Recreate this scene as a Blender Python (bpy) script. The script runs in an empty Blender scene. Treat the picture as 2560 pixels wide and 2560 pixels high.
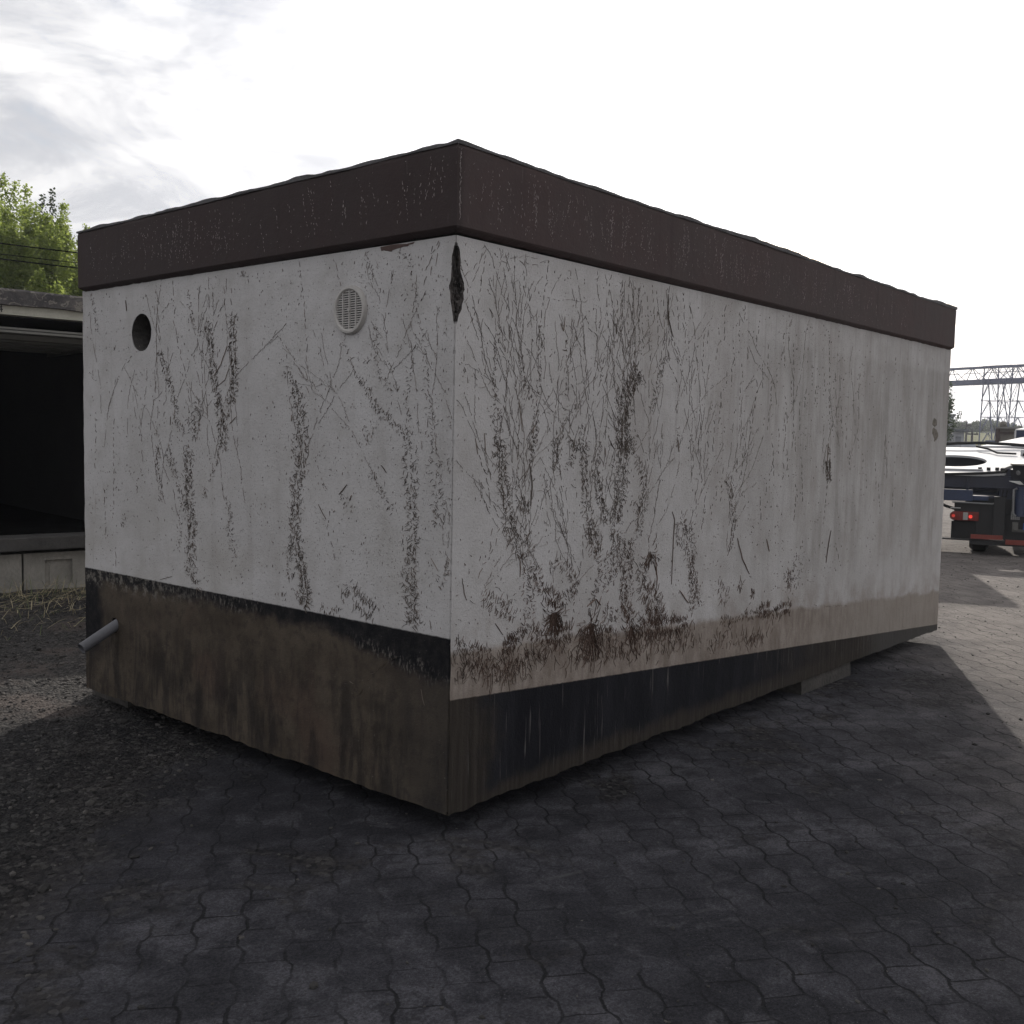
import bpy, bmesh, math, random
from mathutils import Vector, Matrix, noise as mnoise
from mathutils.geometry import delaunay_2d_cdt
R = math.radians
S = bpy.context.scene
COL = S.collection
random.seed(7)

# ---------------------------------------------------------------- camera, sky, sun, exposure
CAMP = Vector((-2.92765, -2.82395, 1.52788))
RT = Vector((0.6518461, -0.75809898, 0.01956008))
UP = Vector((0.04139027, 0.06131991, 0.9972596))
FW = Vector((0.75722091, 0.64925019, -0.07134907))
cd = bpy.data.cameras.new('camera'); cam = bpy.data.objects.new('camera', cd); COL.objects.link(cam)
cam.matrix_world = Matrix(((RT.x, UP.x, -FW.x, CAMP.x), (RT.y, UP.y, -FW.y, CAMP.y), (RT.z, UP.z, -FW.z, CAMP.z), (0, 0, 0, 1)))
cd.sensor_width = 36.0; cd.lens = 36.0 * 2563.6 / 2560.0; cd.clip_start = 0.05; cd.clip_end = 6000
S.camera = cam
SUN_EL, SUN_AZ = R(25), R(63.5)          # azimuth measured from +Y towards +X
SUND = Vector((math.sin(SUN_AZ) * math.cos(SUN_EL), math.cos(SUN_AZ) * math.cos(SUN_EL), math.sin(SUN_EL)))
S.view_settings.view_transform = 'Standard'; S.view_settings.look = 'None'
S.view_settings.exposure = -0.22; S.view_settings.gamma = 1.0
sd = bpy.data.lights.new('sun', 'SUN'); sun = bpy.data.objects.new('sun', sd); COL.objects.link(sun)
sd.energy = 4.8; sd.angle = R(0.6); sd.color = (1.0, 0.93, 0.84)
sun.rotation_euler = SUND.to_track_quat('Z', 'Y').to_euler(); sun.location = (20, 10, 20)


class NT:
    """small helper that writes node graphs"""
    def __init__(s, tree): s.t = tree; s.n = tree.nodes; s.l = tree.links
    def node(s, typ, **kw):
        n = s.n.new(typ)
        for k, v in kw.items(): setattr(n, k, v)
        return n
    def put(s, sock, v):
        if isinstance(v, bpy.types.NodeSocket): s.l.new(v, sock)
        elif isinstance(v, (tuple, list)) and len(v) == 3 and sock.type == 'RGBA': sock.default_value = (*v, 1)
        else: sock.default_value = v
    def m(s, op, a, b=0.0, c=0.0, clamp=False):
        n = s.node('ShaderNodeMath', operation=op, use_clamp=clamp)
        s.put(n.inputs[0], a); s.put(n.inputs[1], b); s.put(n.inputs[2], c)
        return n.outputs[0]
    def add(s, a, b): return s.m('ADD', a, b)
    def sub(s, a, b): return s.m('SUBTRACT', a, b)
    def mul(s, a, b): return s.m('MULTIPLY', a, b)
    def sm(s, v, lo, hi):                       # smoothstep, lo may exceed hi
        n = s.node('ShaderNodeMapRange', interpolation_type='SMOOTHSTEP', clamp=True)
        if isinstance(lo, (int, float)) and isinstance(hi, (int, float)) and lo > hi:
            s.put(n.inputs[0], v); n.inputs[1].default_value = hi; n.inputs[2].default_value = lo
            n.inputs[3].default_value = 1; n.inputs[4].default_value = 0
        else:
            s.put(n.inputs[0], v); s.put(n.inputs[1], lo); s.put(n.inputs[2], hi)
        return n.outputs[0]
    def vec(s, x, y, z):
        n = s.node('ShaderNodeCombineXYZ'); s.put(n.inputs[0], x); s.put(n.inputs[1], y); s.put(n.inputs[2], z); return n.outputs[0]
    def xyz(s, v):
        n = s.node('ShaderNodeSeparateXYZ'); s.put(n.inputs[0], v); return n.outputs
    def pos(s): return s.node('ShaderNodeNewGeometry').outputs['Position']
    def vm(s, op, a, b=None):
        n = s.node('ShaderNodeVectorMath', operation=op); s.put(n.inputs[0], a)
        if b is not None: s.put(n.inputs[1], b)
        return n
    def scale(s, v, x, y, z): return s.vm('MULTIPLY', v, (x, y, z)).outputs[0]
    def noise(s, v, sc, det=3.0, rough=0.55, dist=0.0):
        n = s.node('ShaderNodeTexNoise'); s.put(n.inputs['Vector'], v)
        n.inputs['Scale'].default_value = sc; n.inputs['Detail'].default_value = det
        n.inputs['Roughness'].default_value = rough; n.inputs['Distortion'].default_value = dist
        return n.outputs['Fac']
    def noisec(s, v, sc, det=2.0):
        n = s.node('ShaderNodeTexNoise'); s.put(n.inputs['Vector'], v)
        n.inputs['Scale'].default_value = sc; n.inputs['Detail'].default_value = det
        return n.outputs['Color']
    def voro(s, v, sc, feat='F1', out='Distance'):
        n = s.node('ShaderNodeTexVoronoi', feature=feat); s.put(n.inputs['Vector'], v)
        n.inputs['Scale'].default_value = sc; return n.outputs[out]
    def white(s, v):
        n = s.node('ShaderNodeTexWhiteNoise', noise_dimensions='3D'); s.put(n.inputs['Vector'], v); return n.outputs['Value']
    def mix(s, f, a, b, typ='MIX'):
        n = s.node('ShaderNodeMix', data_type='RGBA', blend_type=typ)
        s.put(n.inputs['Factor'], f); s.put(n.inputs['A'], a); s.put(n.inputs['B'], b)
        # the colour sockets of the Mix node
        return n.outputs['Result']
    def bump(s, h, st, dist=0.01):
        n = s.node('ShaderNodeBump'); s.put(n.inputs['Height'], h); s.put(n.inputs['Strength'], st); n.inputs['Distance'].default_value = dist
        return n.outputs[0]


def _mix(s, f, a, b, typ='MIX'):
    n = s.node('ShaderNodeMix', data_type='RGBA', blend_type=typ)
    s.put(n.inputs[0], f); s.put(n.inputs[6], a); s.put(n.inputs[7], b)
    return n.outputs[2]
NT.mix = _mix


def material(name):
    m = bpy.data.materials.new(name); m.use_nodes = True
    t = NT(m.node_tree); bs = m.node_tree.nodes['Principled BSDF']
    return m, t, bs


def plain(name, col, rough=0.6, var=0.25, sc=3.0, metal=0.0, bump=0.0, bsc=40.0, spec=0.5):
    m, t, b = material(name)
    p = t.node('ShaderNodeTexCoord').outputs['Object']
    n = t.noise(p, sc, 4.0); n2 = t.noise(p, sc * 9, 3.0)
    f = t.add(t.mul(n, 0.65), t.mul(n2, 0.35))
    lo = tuple(c * (1 - var) for c in col); hi = tuple(min(1, c * (1 + var)) for c in col)
    t.put(b.inputs['Base Color'], t.mix(t.sm(f, 0.3, 0.7), lo, hi))
    b.inputs['Roughness'].default_value = rough; b.inputs['Metallic'].default_value = metal
    b.inputs['Specular IOR Level'].default_value = spec
    if bump: t.put(b.inputs['Normal'], t.bump(t.noise(p, bsc, 3.0), bump))
    return m


# ---- sky: physical sky with a broken layer of cloud that is brighter towards the sun
W = bpy.data.worlds.new('World'); S.world = W; W.use_nodes = True
wt = NT(W.node_tree); bg = W.node_tree.nodes['Background']
sky = wt.node('ShaderNodeTexSky', sky_type='NISHITA', sun_disc=False, sun_elevation=SUN_EL, sun_rotation=SUN_AZ)
sky.air_density = 1.0; sky.dust_density = 2.0; sky.ozone_density = 1.0
dv = wt.node('ShaderNodeTexCoord').outputs['Generated']
dx, dy, dz = wt.xyz(dv)
den = wt.add(wt.m('MAXIMUM', dz, 0.0), 0.16)
cuv = wt.vec(wt.m('DIVIDE', dx, den), wt.m('DIVIDE', dy, den), 0.0)
c1 = wt.noise(cuv, 1.15, 8.0, 0.6, 0.5)
c2 = wt.noise(wt.scale(cuv, 1.0, 1.5, 1.0), 3.1, 7.0, 0.62, 0.6)
cl = wt.sm(wt.add(wt.mul(c1, 0.6), wt.mul(c2, 0.4)), 0.34, 0.50)
cl = wt.m('MAXIMUM', cl, wt.sm(dz, 0.22, 0.04))
cosang = wt.vm('DOT_PRODUCT', dv, tuple(SUND)).outputs['Value']
glow = wt.m('POWER', wt.m('MAXIMUM', cosang, 0.0), 12.0)
shade = wt.noise(wt.vm('ADD', cuv, (3.1, 1.7, 0.0)).outputs[0], 2.4, 8.0, 0.62, 0.6)
cb = wt.add(wt.mul(wt.sm(shade, 0.36, 0.64), 4.0), 6.7)
cb = wt.mul(cb, wt.add(1.0, wt.mul(glow, 1.6)))
ccol = wt.mix(wt.sm(shade, 0.35, 0.62), (0.94, 0.95, 1.0), (1.0, 0.985, 0.975))
cs = wt.node('ShaderNodeVectorMath', operation='SCALE'); wt.put(cs.inputs[0], ccol); wt.put(cs.inputs['Scale'], cb)
ss = wt.node('ShaderNodeVectorMath', operation='SCALE'); wt.put(ss.inputs[0], sky.outputs[0]); ss.inputs['Scale'].default_value = 1.0
wt.put(bg.inputs['Color'], wt.mix(wt.mul(cl, 0.94), ss.outputs[0], cs.outputs[0]))
bg.inputs['Strength'].default_value = 0.11


# ---------------------------------------------------------------- object helpers
def tag(o, label=None, cat=None, group=None, kind=None):
    if label: o['label'] = label
    if cat: o['category'] = cat
    if group: o['group'] = group
    if kind: o['kind'] = kind
    return o


def empty(name, loc, label, cat, group=None, rz=0.0):
    o = bpy.data.objects.new(name, None); COL.objects.link(o); o.location = loc; o.rotation_euler = (0, 0, rz)
    o.empty_display_size = 0.2
    return tag(o, label, cat, group)


class MB:
    """mesh builder: gathers shapes and links them as ONE mesh object"""
    def __init__(s): s.v = []; s.f = []
    def add(s, vs, fs):
        b = len(s.v); s.v += [tuple(p) for p in vs]; s.f += [tuple(i + b for i in f) for f in fs]
    def box(s, p0, p1, M=None):
        x0, y0, z0 = p0; x1, y1, z1 = p1
        vs = [Vector(p) for p in ((x0, y0, z0), (x1, y0, z0), (x1, y1, z0), (x0, y1, z0), (x0, y0, z1), (x1, y0, z1), (x1, y1, z1), (x0, y1, z1))]
        if M: vs = [M @ p for p in vs]
        s.add(vs, [(0, 3, 2, 1), (4, 5, 6, 7), (0, 1, 5, 4), (1, 2, 6, 5), (2, 3, 7, 6), (3, 0, 4, 7)])
    def tube(s, pts, r, n=8, cap=True):
        pts = [Vector(p) for p in pts]; k = len(pts); rs = r if isinstance(r, (list, tuple)) else [r] * k
        vs = []; prev = None
        for i, p in enumerate(pts):
            d = (pts[min(i + 1, k - 1)] - pts[max(i - 1, 0)]).normalized()
            a = d.orthogonal().normalized() if prev is None else (prev - d * prev.dot(d)).normalized()
            prev = a; b = d.cross(a)
            for j in range(n):
                th = 2 * math.pi * j / n; vs.append(p + (a * math.cos(th) + b * math.sin(th)) * rs[i])
        fs = [(i * n + j, i * n + (j + 1) % n, (i + 1) * n + (j + 1) % n, (i + 1) * n + j) for i in range(k - 1) for j in range(n)]
        if cap: fs += [tuple(range(n - 1, -1, -1)), tuple((k - 1) * n + j for j in range(n))]
        s.add(vs, fs)
    def beam(s, a, b, w, h=None):
        a = Vector(a); b = Vector(b); h = h or w; d = (b - a).normalized()
        u = d.cross(Vector((0, 0, 1)));  u = u.normalized() if u.length > 1e-4 else Vector((1, 0, 0)); q = u.cross(d)
        vs = [p + u * sx * w / 2 + q * sy * h / 2 for p in (a, b) for sx, sy in ((-1, -1), (1, -1), (1, 1), (-1, 1))]
        s.add(vs, [(0, 1, 2, 3), (7, 6, 5, 4), (0, 4, 5, 1), (1, 5, 6, 2), (2, 6, 7, 3), (3, 7, 4, 0)])
    def quad(s, a, b, c, d): s.add([a, b, c, d], [(0, 1, 2, 3)])
    def prism(s, poly, ax, d0, d1):
        n = len(poly)
        def P(u, v, d): return {0: (d, u, v), 1: (u, d, v), 2: (u, v, d)}[ax]
        s.add([P(u, v, d0) for u, v in poly] + [P(u, v, d1) for u, v in poly],
              [tuple(range(n)), tuple(range(2 * n - 1, n - 1, -1))] + [(i, n + i, n + (i + 1) % n, (i + 1) % n) for i in range(n)])
    def build(s, name, mat, parent=None, smooth=False, off=None, bevel=0.0, M=None):
        me = bpy.data.meshes.new(name)
        vs = s.v
        if M: vs = [tuple(M @ Vector(p)) for p in vs]
        if off is not None: vs = [(p[0] - off[0], p[1] - off[1], p[2] - off[2]) for p in vs]
        me.from_pydata(vs, [], s.f); me.validate(); me.update()
        bm = bmesh.new(); bm.from_mesh(me); bmesh.ops.recalc_face_normals(bm, faces=bm.faces); bm.to_mesh(me); bm.free()
        if smooth:
            me.polygons.foreach_set('use_smooth', [True] * len(me.polygons)); me.set_sharp_from_angle(angle=R(42))
        for mt in (mat if isinstance(mat, (list, tuple)) else [mat]): me.materials.append(mt)
        o = bpy.data.objects.new(name, me); COL.objects.link(o)
        if parent: o.parent = parent
        if bevel:
            b = o.modifiers.new('bevel', 'BEVEL'); b.width = bevel; b.segments = 2; b.limit_method = 'ANGLE'; b.angle_limit = R(40)
        return o


def n1(x, seed=0.0): return mnoise.noise(Vector((x, seed, seed * 1.7)))
def n2(x, y, seed=0.0): return mnoise.noise(Vector((x, y, seed)))
def fb(x, seed, oct=4):
    a = 1.0; r = 0.0
    for i in range(oct): r += a * n1(x * 2 ** i, seed + i * 3.3); a *= 0.55
    return r
def pix(u, v, D): return CAMP + (FW + RT * ((u - 1280) / 2563.6) - UP * ((v - 1280) / 2563.6)) * D

GZ = -0.10                                    # ground level; the lifted garage has its underside at z = 0
GW, GL, GH = 3.0, 5.886, 2.315                # garage width, length, wall height below the fascia
# ---------------------------------------------------------------- ground
def dirt_look(t, p):
    a = t.noise(p, 2.4, 5.0, 0.6); f = t.noise(p, 45.0, 4.0, 0.7); v = t.voro(p, 60.0); v2 = t.voro(p, 24.0)
    cr = t.xyz(t.voro(p, 42.0, out='Color'))[0]
    col = t.mix(t.sm(a, 0.35, 0.65), (0.017, 0.0165, 0.018), (0.040, 0.037, 0.037))
    col = t.mix(t.mul(t.sm(f, 0.45, 0.72), 0.6), col, (0.070, 0.065, 0.063))
    col = t.mix(t.mul(t.sm(cr, 0.78, 0.95), 0.42), col, (0.125, 0.118, 0.113))
    col = t.mix(t.mul(t.sm(cr, 0.32, 0.10), 0.8), col, (0.010, 0.010, 0.011))
    h = t.add(t.mul(v, -1.2), t.add(t.mul(v2, -1.4), t.mul(f, 0.9)))
    return col, h
def paving_material():
    m, t, b = material('paving')
    p = t.pos(); x, y, z = t.xyz(p)
    ca, sa = math.cos(R(-128.5)), math.sin(R(-128.5))
    u = t.m('DIVIDE', t.add(t.mul(x, ca), t.mul(y, sa)), 0.218)
    v = t.m('DIVIDE', t.sub(t.add(t.mul(x, -sa), t.mul(y, ca)), 0.610), 0.152)
    wob = t.sub(t.noise(p, 16.0, 4.0, 0.6), 0.5)
    u1 = t.add(u, t.mul(wob, 0.10)); v1 = t.add(v, t.mul(wob, 0.12))
    # trapezoid wave of the long joints, half a pitch out of step from row to row
    ph = t.m('FRACT', t.add(u1, 0.13))
    tri = t.sub(1.0, t.mul(t.m('ABSOLUTE', t.sub(ph, 0.5)), 4.0))
    w = t.m('MAXIMUM', t.m('MINIMUM', t.mul(tri, 2.6), 1.0), -1.0)
    k = t.m('ROUND', v1)
    sg = t.sub(1.0, t.mul(t.m('FLOORED_MODULO', k, 2.0), 2.0))
    dv_ = t.sub(t.sub(v1, k), t.mul(t.mul(w, sg), 0.076))
    d1 = t.mul(t.m('ABSOLUTE', dv_), 0.152)
    rough_ = t.mul(t.sub(t.noise(p, 75.0, 3.0, 0.7), 0.5), 0.011)
    d1 = t.add(d1, rough_)
    row = t.sub(k, t.m('LESS_THAN', dv_, 0.0))
    off = t.mul(t.m('FLOORED_MODULO', row, 2.0), 0.5)
    uj = t.add(t.add(u1, 0.43), off)
    d2 = t.mul(t.m('ABSOLUTE', t.sub(t.m('FRACT', uj), 0.5)), -0.218)
    d2 = t.add(t.add(d2, 0.109), t.mul(rough_, 0.45))
    cell = t.vec(t.m('FLOOR', uj), row, 1.0)
    rnd = t.white(cell)
    # joint width varies, short joints are tighter
    jw = t.add(0.0020, t.mul(t.sub(t.noise(p, 6.0, 4.0), 0.5), 0.010))
    j1 = t.sm(d1, t.add(jw, 0.0050), jw)
    jw2 = t.mul(jw, 0.42)
    j2 = t.mul(t.sm(d2, t.add(jw2, 0.003), jw2), t.sm(t.noise(p, 5.0, 2.0), 0.32, 0.5))
    joint = t.m('MAXIMUM', j1, j2)
    edge = t.m('MAXIMUM', t.sm(d1, 0.020, 0.005), t.sm(d2, 0.016, 0.003))
    # paver colour, trodden dirt, black dust, gravel side
    n_l = t.noise(p, 0.55, 5.0, 0.6); n_m = t.noise(p, 3.2, 5.0, 0.65, 0.4); n_f = t.noise(p, 60.0, 3.0, 0.7)
    grit = t.voro(p, 150.0); fine = t.noise(p, 240.0, 2.0, 0.7)
    base = t.mix(t.sm(rnd, 0.0, 1.0), (0.039, 0.0385, 0.043), (0.054, 0.053, 0.058))
    base = t.mix(t.mul(t.sm(n_f, 0.35, 0.7), 0.40), base, (0.072, 0.070, 0.074))
    base = t.mix(t.mul(t.sm(fine, 0.52, 0.36), 0.6), base, (0.014, 0.014, 0.016))
    big_ = t.noise(t.vec(t.add(t.mul(t.add(t.mul(x, 0.80), t.mul(y, -0.60)), 0.55), 2.0), t.add(t.mul(t.add(t.mul(x, 0.60), t.mul(y, 0.80)), 1.7), 5.0), 0.0), 1.0, 6.0, 0.64, 0.4)
    base = t.mix(t.mul(t.sm(big_, 0.50, 0.64), 0.8), base, (0.090, 0.088, 0.093))
    base = t.mix(t.mul(t.sm(big_, 0.46, 0.34), 0.55), base, (0.019, 0.019, 0.021))
    # light in the colour: paler sunlit yard, darker shaded pavers, dusty black by the garage
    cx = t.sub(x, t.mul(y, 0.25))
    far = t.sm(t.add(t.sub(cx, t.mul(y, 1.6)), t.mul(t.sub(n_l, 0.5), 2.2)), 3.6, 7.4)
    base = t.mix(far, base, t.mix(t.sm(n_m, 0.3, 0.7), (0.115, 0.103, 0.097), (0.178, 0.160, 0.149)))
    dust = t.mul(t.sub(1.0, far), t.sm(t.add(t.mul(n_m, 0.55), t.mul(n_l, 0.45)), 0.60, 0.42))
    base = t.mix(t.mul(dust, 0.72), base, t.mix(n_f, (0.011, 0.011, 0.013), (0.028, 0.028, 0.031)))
    blot = t.noise(t.vm('ADD', p, (4.0, 9.0, 0.0)).outputs[0], 6.5, 6.0, 0.7, 0.5)
    base = t.mix(t.mul(t.sm(blot, 0.50, 0.64), t.mul(t.sub(1.0, far), 0.65)), base, (0.017, 0.017, 0.019))
    base = t.mix(t.mul(t.sm(blot, 0.46, 0.36), t.mul(t.sub(1.0, far), 0.45)), base, (0.078, 0.076, 0.080))
    spk = t.sm(t.voro(p, 75.0), 0.16, 0.09)
    base = t.mix(t.mul(spk, t.mul(t.sm(t.noise(p, 4.0, 3.0), 0.45, 0.62), 0.6)), base, (0.13, 0.127, 0.13))
    gr_ = t.noise(p, 125.0, 4.0, 0.75)
    gv = t.add(0.72, t.mul(t.sm(gr_, 0.36, 0.66), 0.80))
    gvc = t.node('ShaderNodeVectorMath', operation='SCALE'); t.put(gvc.inputs[0], base); t.put(gvc.inputs['Scale'], gv)
    base = t.mix(t.sub(1.0, t.mul(far, 0.5)), base, gvc.outputs[0])
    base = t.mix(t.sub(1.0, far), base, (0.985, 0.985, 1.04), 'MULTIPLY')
    tiny = t.mul(t.sm(t.voro(p, 210.0), 0.20, 0.10), t.sm(t.noise(p, 9.0, 3.0), 0.46, 0.62))
    base = t.mix(t.mul(tiny, 0.7), base, (0.15, 0.148, 0.15))
    # scuffs: pale smears dragged across
    ux = t.add(t.mul(x, 0.94), t.mul(y, -0.34)); uy = t.add(t.mul(x, 0.34), t.mul(y, 0.94))
    sm_ = t.noise(t.vec(t.mul(ux, 2.4), t.mul(uy, 19.0), 3.0), 1.0, 4.0, 0.6)
    base = t.mix(t.mul(t.mul(t.sm(sm_, 0.60, 0.75), t.sm(n_l, 0.42, 0.6)), 0.50), base, (0.100, 0.098, 0.102))
    # loose dirt covering the joints
    dd = t.sub(t.sub(y, 1.72), t.mul(x, 0.74))
    dirt = t.sm(t.add(dd, t.mul(t.sub(t.noise(p, 2.1, 6.0, 0.68), 0.5), 1.7)), -0.42, 0.28)
    nearb = t.mul(t.sm(x, 6.5, 4.5), dirt)
    patch = t.mul(t.sm(t.noise(p, 1.45, 6.0, 0.66, 0.3), 0.545, 0.64), 0.85)
    patch = t.mul(patch, t.sub(1.0, far))
    dcol, dh = dirt_look(t, p)
    cover = t.m('MAXIMUM', nearb, patch)
    jcol = t.mix(n_f, (0.009, 0.009, 0.010), (0.022, 0.022, 0.024))
    jv = t.mul(joint, t.add(0.22, t.mul(t.sm(t.noise(p, 2.3, 4.0, 0.6), 0.38, 0.60), 0.68)))
    col = t.mix(jv, base, jcol)
    col = t.mix(cover, col, dcol)
    # black crumbs on the clean yard
    crumbs = t.mul(t.sm(t.voro(p, 9.0), 0.13, 0.085), t.sm(t.noise(p, 1.1, 4.0), 0.46, 0.6))
    col = t.mix(t.mul(crumbs, t.mul(far, 0.9)), col, (0.02, 0.02, 0.02))
    track = t.noise(t.vec(t.mul(ux, 0.6), t.mul(uy, 3.0), 9.0), 1.2, 5.0, 0.65)
    col = t.mix(t.mul(t.mul(t.sm(track, 0.56, 0.66), far), 0.35), col, (0.085, 0.078, 0.072))
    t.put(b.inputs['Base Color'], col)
    t.put(b.inputs['Roughness'], t.add(0.78, t.mul(n_f, 0.2)))
    b.inputs['Specular IOR Level'].default_value = 0.10
    hgt = t.sub(t.mul(rnd, 0.5), t.add(t.mul(jv, 1.7), t.mul(edge, 0.25)))
    hgt = t.mul(hgt, t.sub(1.0, t.mul(cover, 0.85)))
    hgt = t.add(hgt, t.add(t.mul(fine, 0.45), t.add(t.mul(gr_, 0.9), t.mul(n_f, 0.5))))
    hgt = t.add(hgt, t.mul(t.mul(cover, t.mul(dh, 1.3)), 1.6))
    hgt = t.add(hgt, t.mul(n_m, 0.5))
    t.put(b.inputs['Normal'], t.bump(hgt, 0.9, 0.007))
    return m


paving = paving_material()
g = MB(); E_ = 1500.0
g.add([(-E_, -E_, GZ), (E_, -E_, GZ), (E_, E_, GZ), (-E_, E_, GZ)], [(0, 1, 2, 3)])
tag(g.build('ground', paving), 'grey interlocking paved yard with dark dirt drifts', 'ground', kind='structure')


def dirt_mask(x, y):
    d = y - 1.72 - 0.74 * x
    return d

def gravel_material():
    m, t, b = material('gravel_dirt')
    p = t.pos()
    col, h = dirt_look(t, p)
    lit_ = t.sm(t.noise(p, 85.0, 3.0, 0.7), 0.50, 0.64)
    col = t.mix(t.mul(lit_, t.mul(t.sm(t.xyz(p)[1], 2.4, 3.0), 0.5)), col, (0.20, 0.185, 0.172))  # sunlit strip brightened in the colour by paler specks
    sand = t.sm(t.noise(t.vm('ADD', p, (7.0, 2.0, 0)).outputs[0], 1.4, 4.0), 0.54, 0.64)
    col = t.mix(t.mul(t.mul(sand, t.sm(t.xyz(p)[1], 2.2, 2.8)), 0.5), col, (0.125, 0.100, 0.090))
    t.put(b.inputs['Base Color'], col); b.inputs['Roughness'].default_value = 0.92
    b.inputs['Specular IOR Level'].default_value = 0.2
    t.put(b.inputs['Normal'], t.bump(h, 1.0, 0.022))
    return m

gravel_m = gravel_material()
gm = MB(); nx, ny = 250, 210; x0, y0, x1, y1 = -4.2, -0.6, 6.2, 8.6
for j in range(ny + 1):
    for i in range(nx + 1):
        x = x0 + (x1 - x0) * i / nx; y = y0 + (y1 - y0) * j / ny
        d = dirt_mask(x, y) + 0.75 * n2(x * 1.1, y * 1.1, 2.0) + 0.35 * n2(x * 3.1, y * 3.1, 5.0)
        s = max(0.0, min(1.0, (d + 0.05) / 1.1)); s = s * s * (3 - 2 * s)
        edge = min(1.0, (x1 - x) / 0.8, (y1 - y) / 0.5, (x - x0) / 0.3 if x < x0 + 0.3 else 1.0)
        h = -0.02 + s * (0.034 + 0.016 * n2(x * 2.3, y * 2.3, 1.0) + 0.012 * n2(x * 7, y * 7, 8.0) + 0.009 * n2(x * 19, y * 19, 3.0))
        bank = max(0.0, min(1.0, (y - 5.1 - 0.12 * x) / 1.7)); h += s * bank * bank * 0.055
        if edge < 1: h = -0.02 + (h + 0.02) * max(0.0, edge)
        gm.v.append((x, y, GZ + h))
for j in range(ny):
    for i in range(nx):
        a = j * (nx + 1) + i; gm.f.append((a, a + 1, a + nx + 2, a + nx + 1))
tag(gm.build('gravel_ground', gravel_m, smooth=True), 'dark loose gravel and dirt beside the lifted garage', 'gravel', kind='structure')

def gravel_h(x, y):
    d = dirt_mask(x, y) + 0.75 * n2(x * 1.1, y * 1.1, 2.0) + 0.35 * n2(x * 3.1, y * 3.1, 5.0)
    s = max(0.0, min(1.0, (d + 0.05) / 1.1)); s = s * s * (3 - 2 * s)
    h = -0.02 + s * (0.034 + 0.016 * n2(x * 2.3, y * 2.3, 1.0) + 0.012 * n2(x * 7, y * 7, 8.0) + 0.009 * n2(x * 19, y * 19, 3.0))
    bank = max(0.0, min(1.0, (y - 5.1 - 0.12 * x) / 1.7))
    return GZ + max(0.0, h + s * bank * bank * 0.055)

# loose stones
def stone_material():
    m, t, b = material('loose_stone')
    r = t.node('ShaderNodeNewGeometry').outputs['Random Per Island']
    p = t.pos()
    c = t.mix(t.m('POWER', r, 2.4), (0.012, 0.012, 0.013), (0.115, 0.107, 0.102))
    c = t.mix(t.mul(t.noise(p, 90.0, 3.0), 0.5), c, (0.07, 0.065, 0.06))
    t.put(b.inputs['Base Color'], c); b.inputs['Roughness'].default_value = 0.85
    b.inputs['Specular IOR Level'].default_value = 0.25
    return m
stone_m = stone_material()
ICO_V = []; ICO_F = []
_b = bmesh.new(); bmesh.ops.create_icosphere(_b, subdivisions=1, radius=1.0)
ICO_V = [v.co.copy() for v in _b.verts]; ICO_F = [tuple(v.index for v in f.verts) for f in _b.faces]; _b.free()
rs = random.Random(3)
def stone(mb, x, y, z, r):
    a = rs.random() * 6.28; ca, sa = math.cos(a), math.sin(a)
    sx, sy, sz = r * rs.uniform(0.8, 1.5), r * rs.uniform(0.6, 1.0), r * rs.uniform(0.4, 0.75)
    vs = []
    for q in ICO_V:
        k = rs.uniform(0.78, 1.15); px, py, pz = q.x * sx * k, q.y * sy * k, q.z * sz * k
        vs.append((x + px * ca - py * sa, y + px * sa + py * ca, z + pz + sz * 0.35))
    mb.add(vs, ICO_F)
st = MB(); cnt = 0
while cnt < 9500:
    x = rs.uniform(-2.6, 3.2); y = rs.uniform(-0.1, 7.0)
    d = dirt_mask(x, y) + 0.9 * n2(x * 1.3, y * 1.3, 4.0)
    if d < rs.uniform(-0.45, 0.5): continue
    if x > 0.4 and y < 2.5: continue
    r = 0.0045 + 0.013 * rs.random() ** 3 + (0.018 * rs.random() if rs.random() < 0.035 else 0)
    stone(st, x, y, gravel_h(x, y), r); cnt += 1
tag(st.build('gravel_stones', stone_m), 'scatter of small loose stones over the dirt', 'stones', kind='stuff')
pb = MB(); cnt = 0
while cnt < 2600:
    x = rs.uniform(-2.2, 15.0); y = rs.uniform(-2.6, 3.0)
    cl_ = n2(x * 1.4, y * 1.4, 11.0)
    if cl_ < rs.uniform(-0.55, 0.5): continue
    if 0.3 < x < 5.6 and y > 0.3: continue
    stone(pb, x, y, GZ, 0.003 + 0.008 * rs.random() ** 3 + (0.010 * rs.random() if rs.random() < 0.03 else 0)); cnt += 1
tag(pb.build('paving_grit', stone_m), 'sparse pebbles and grit lying on the paving', 'grit', kind='stuff')

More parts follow.
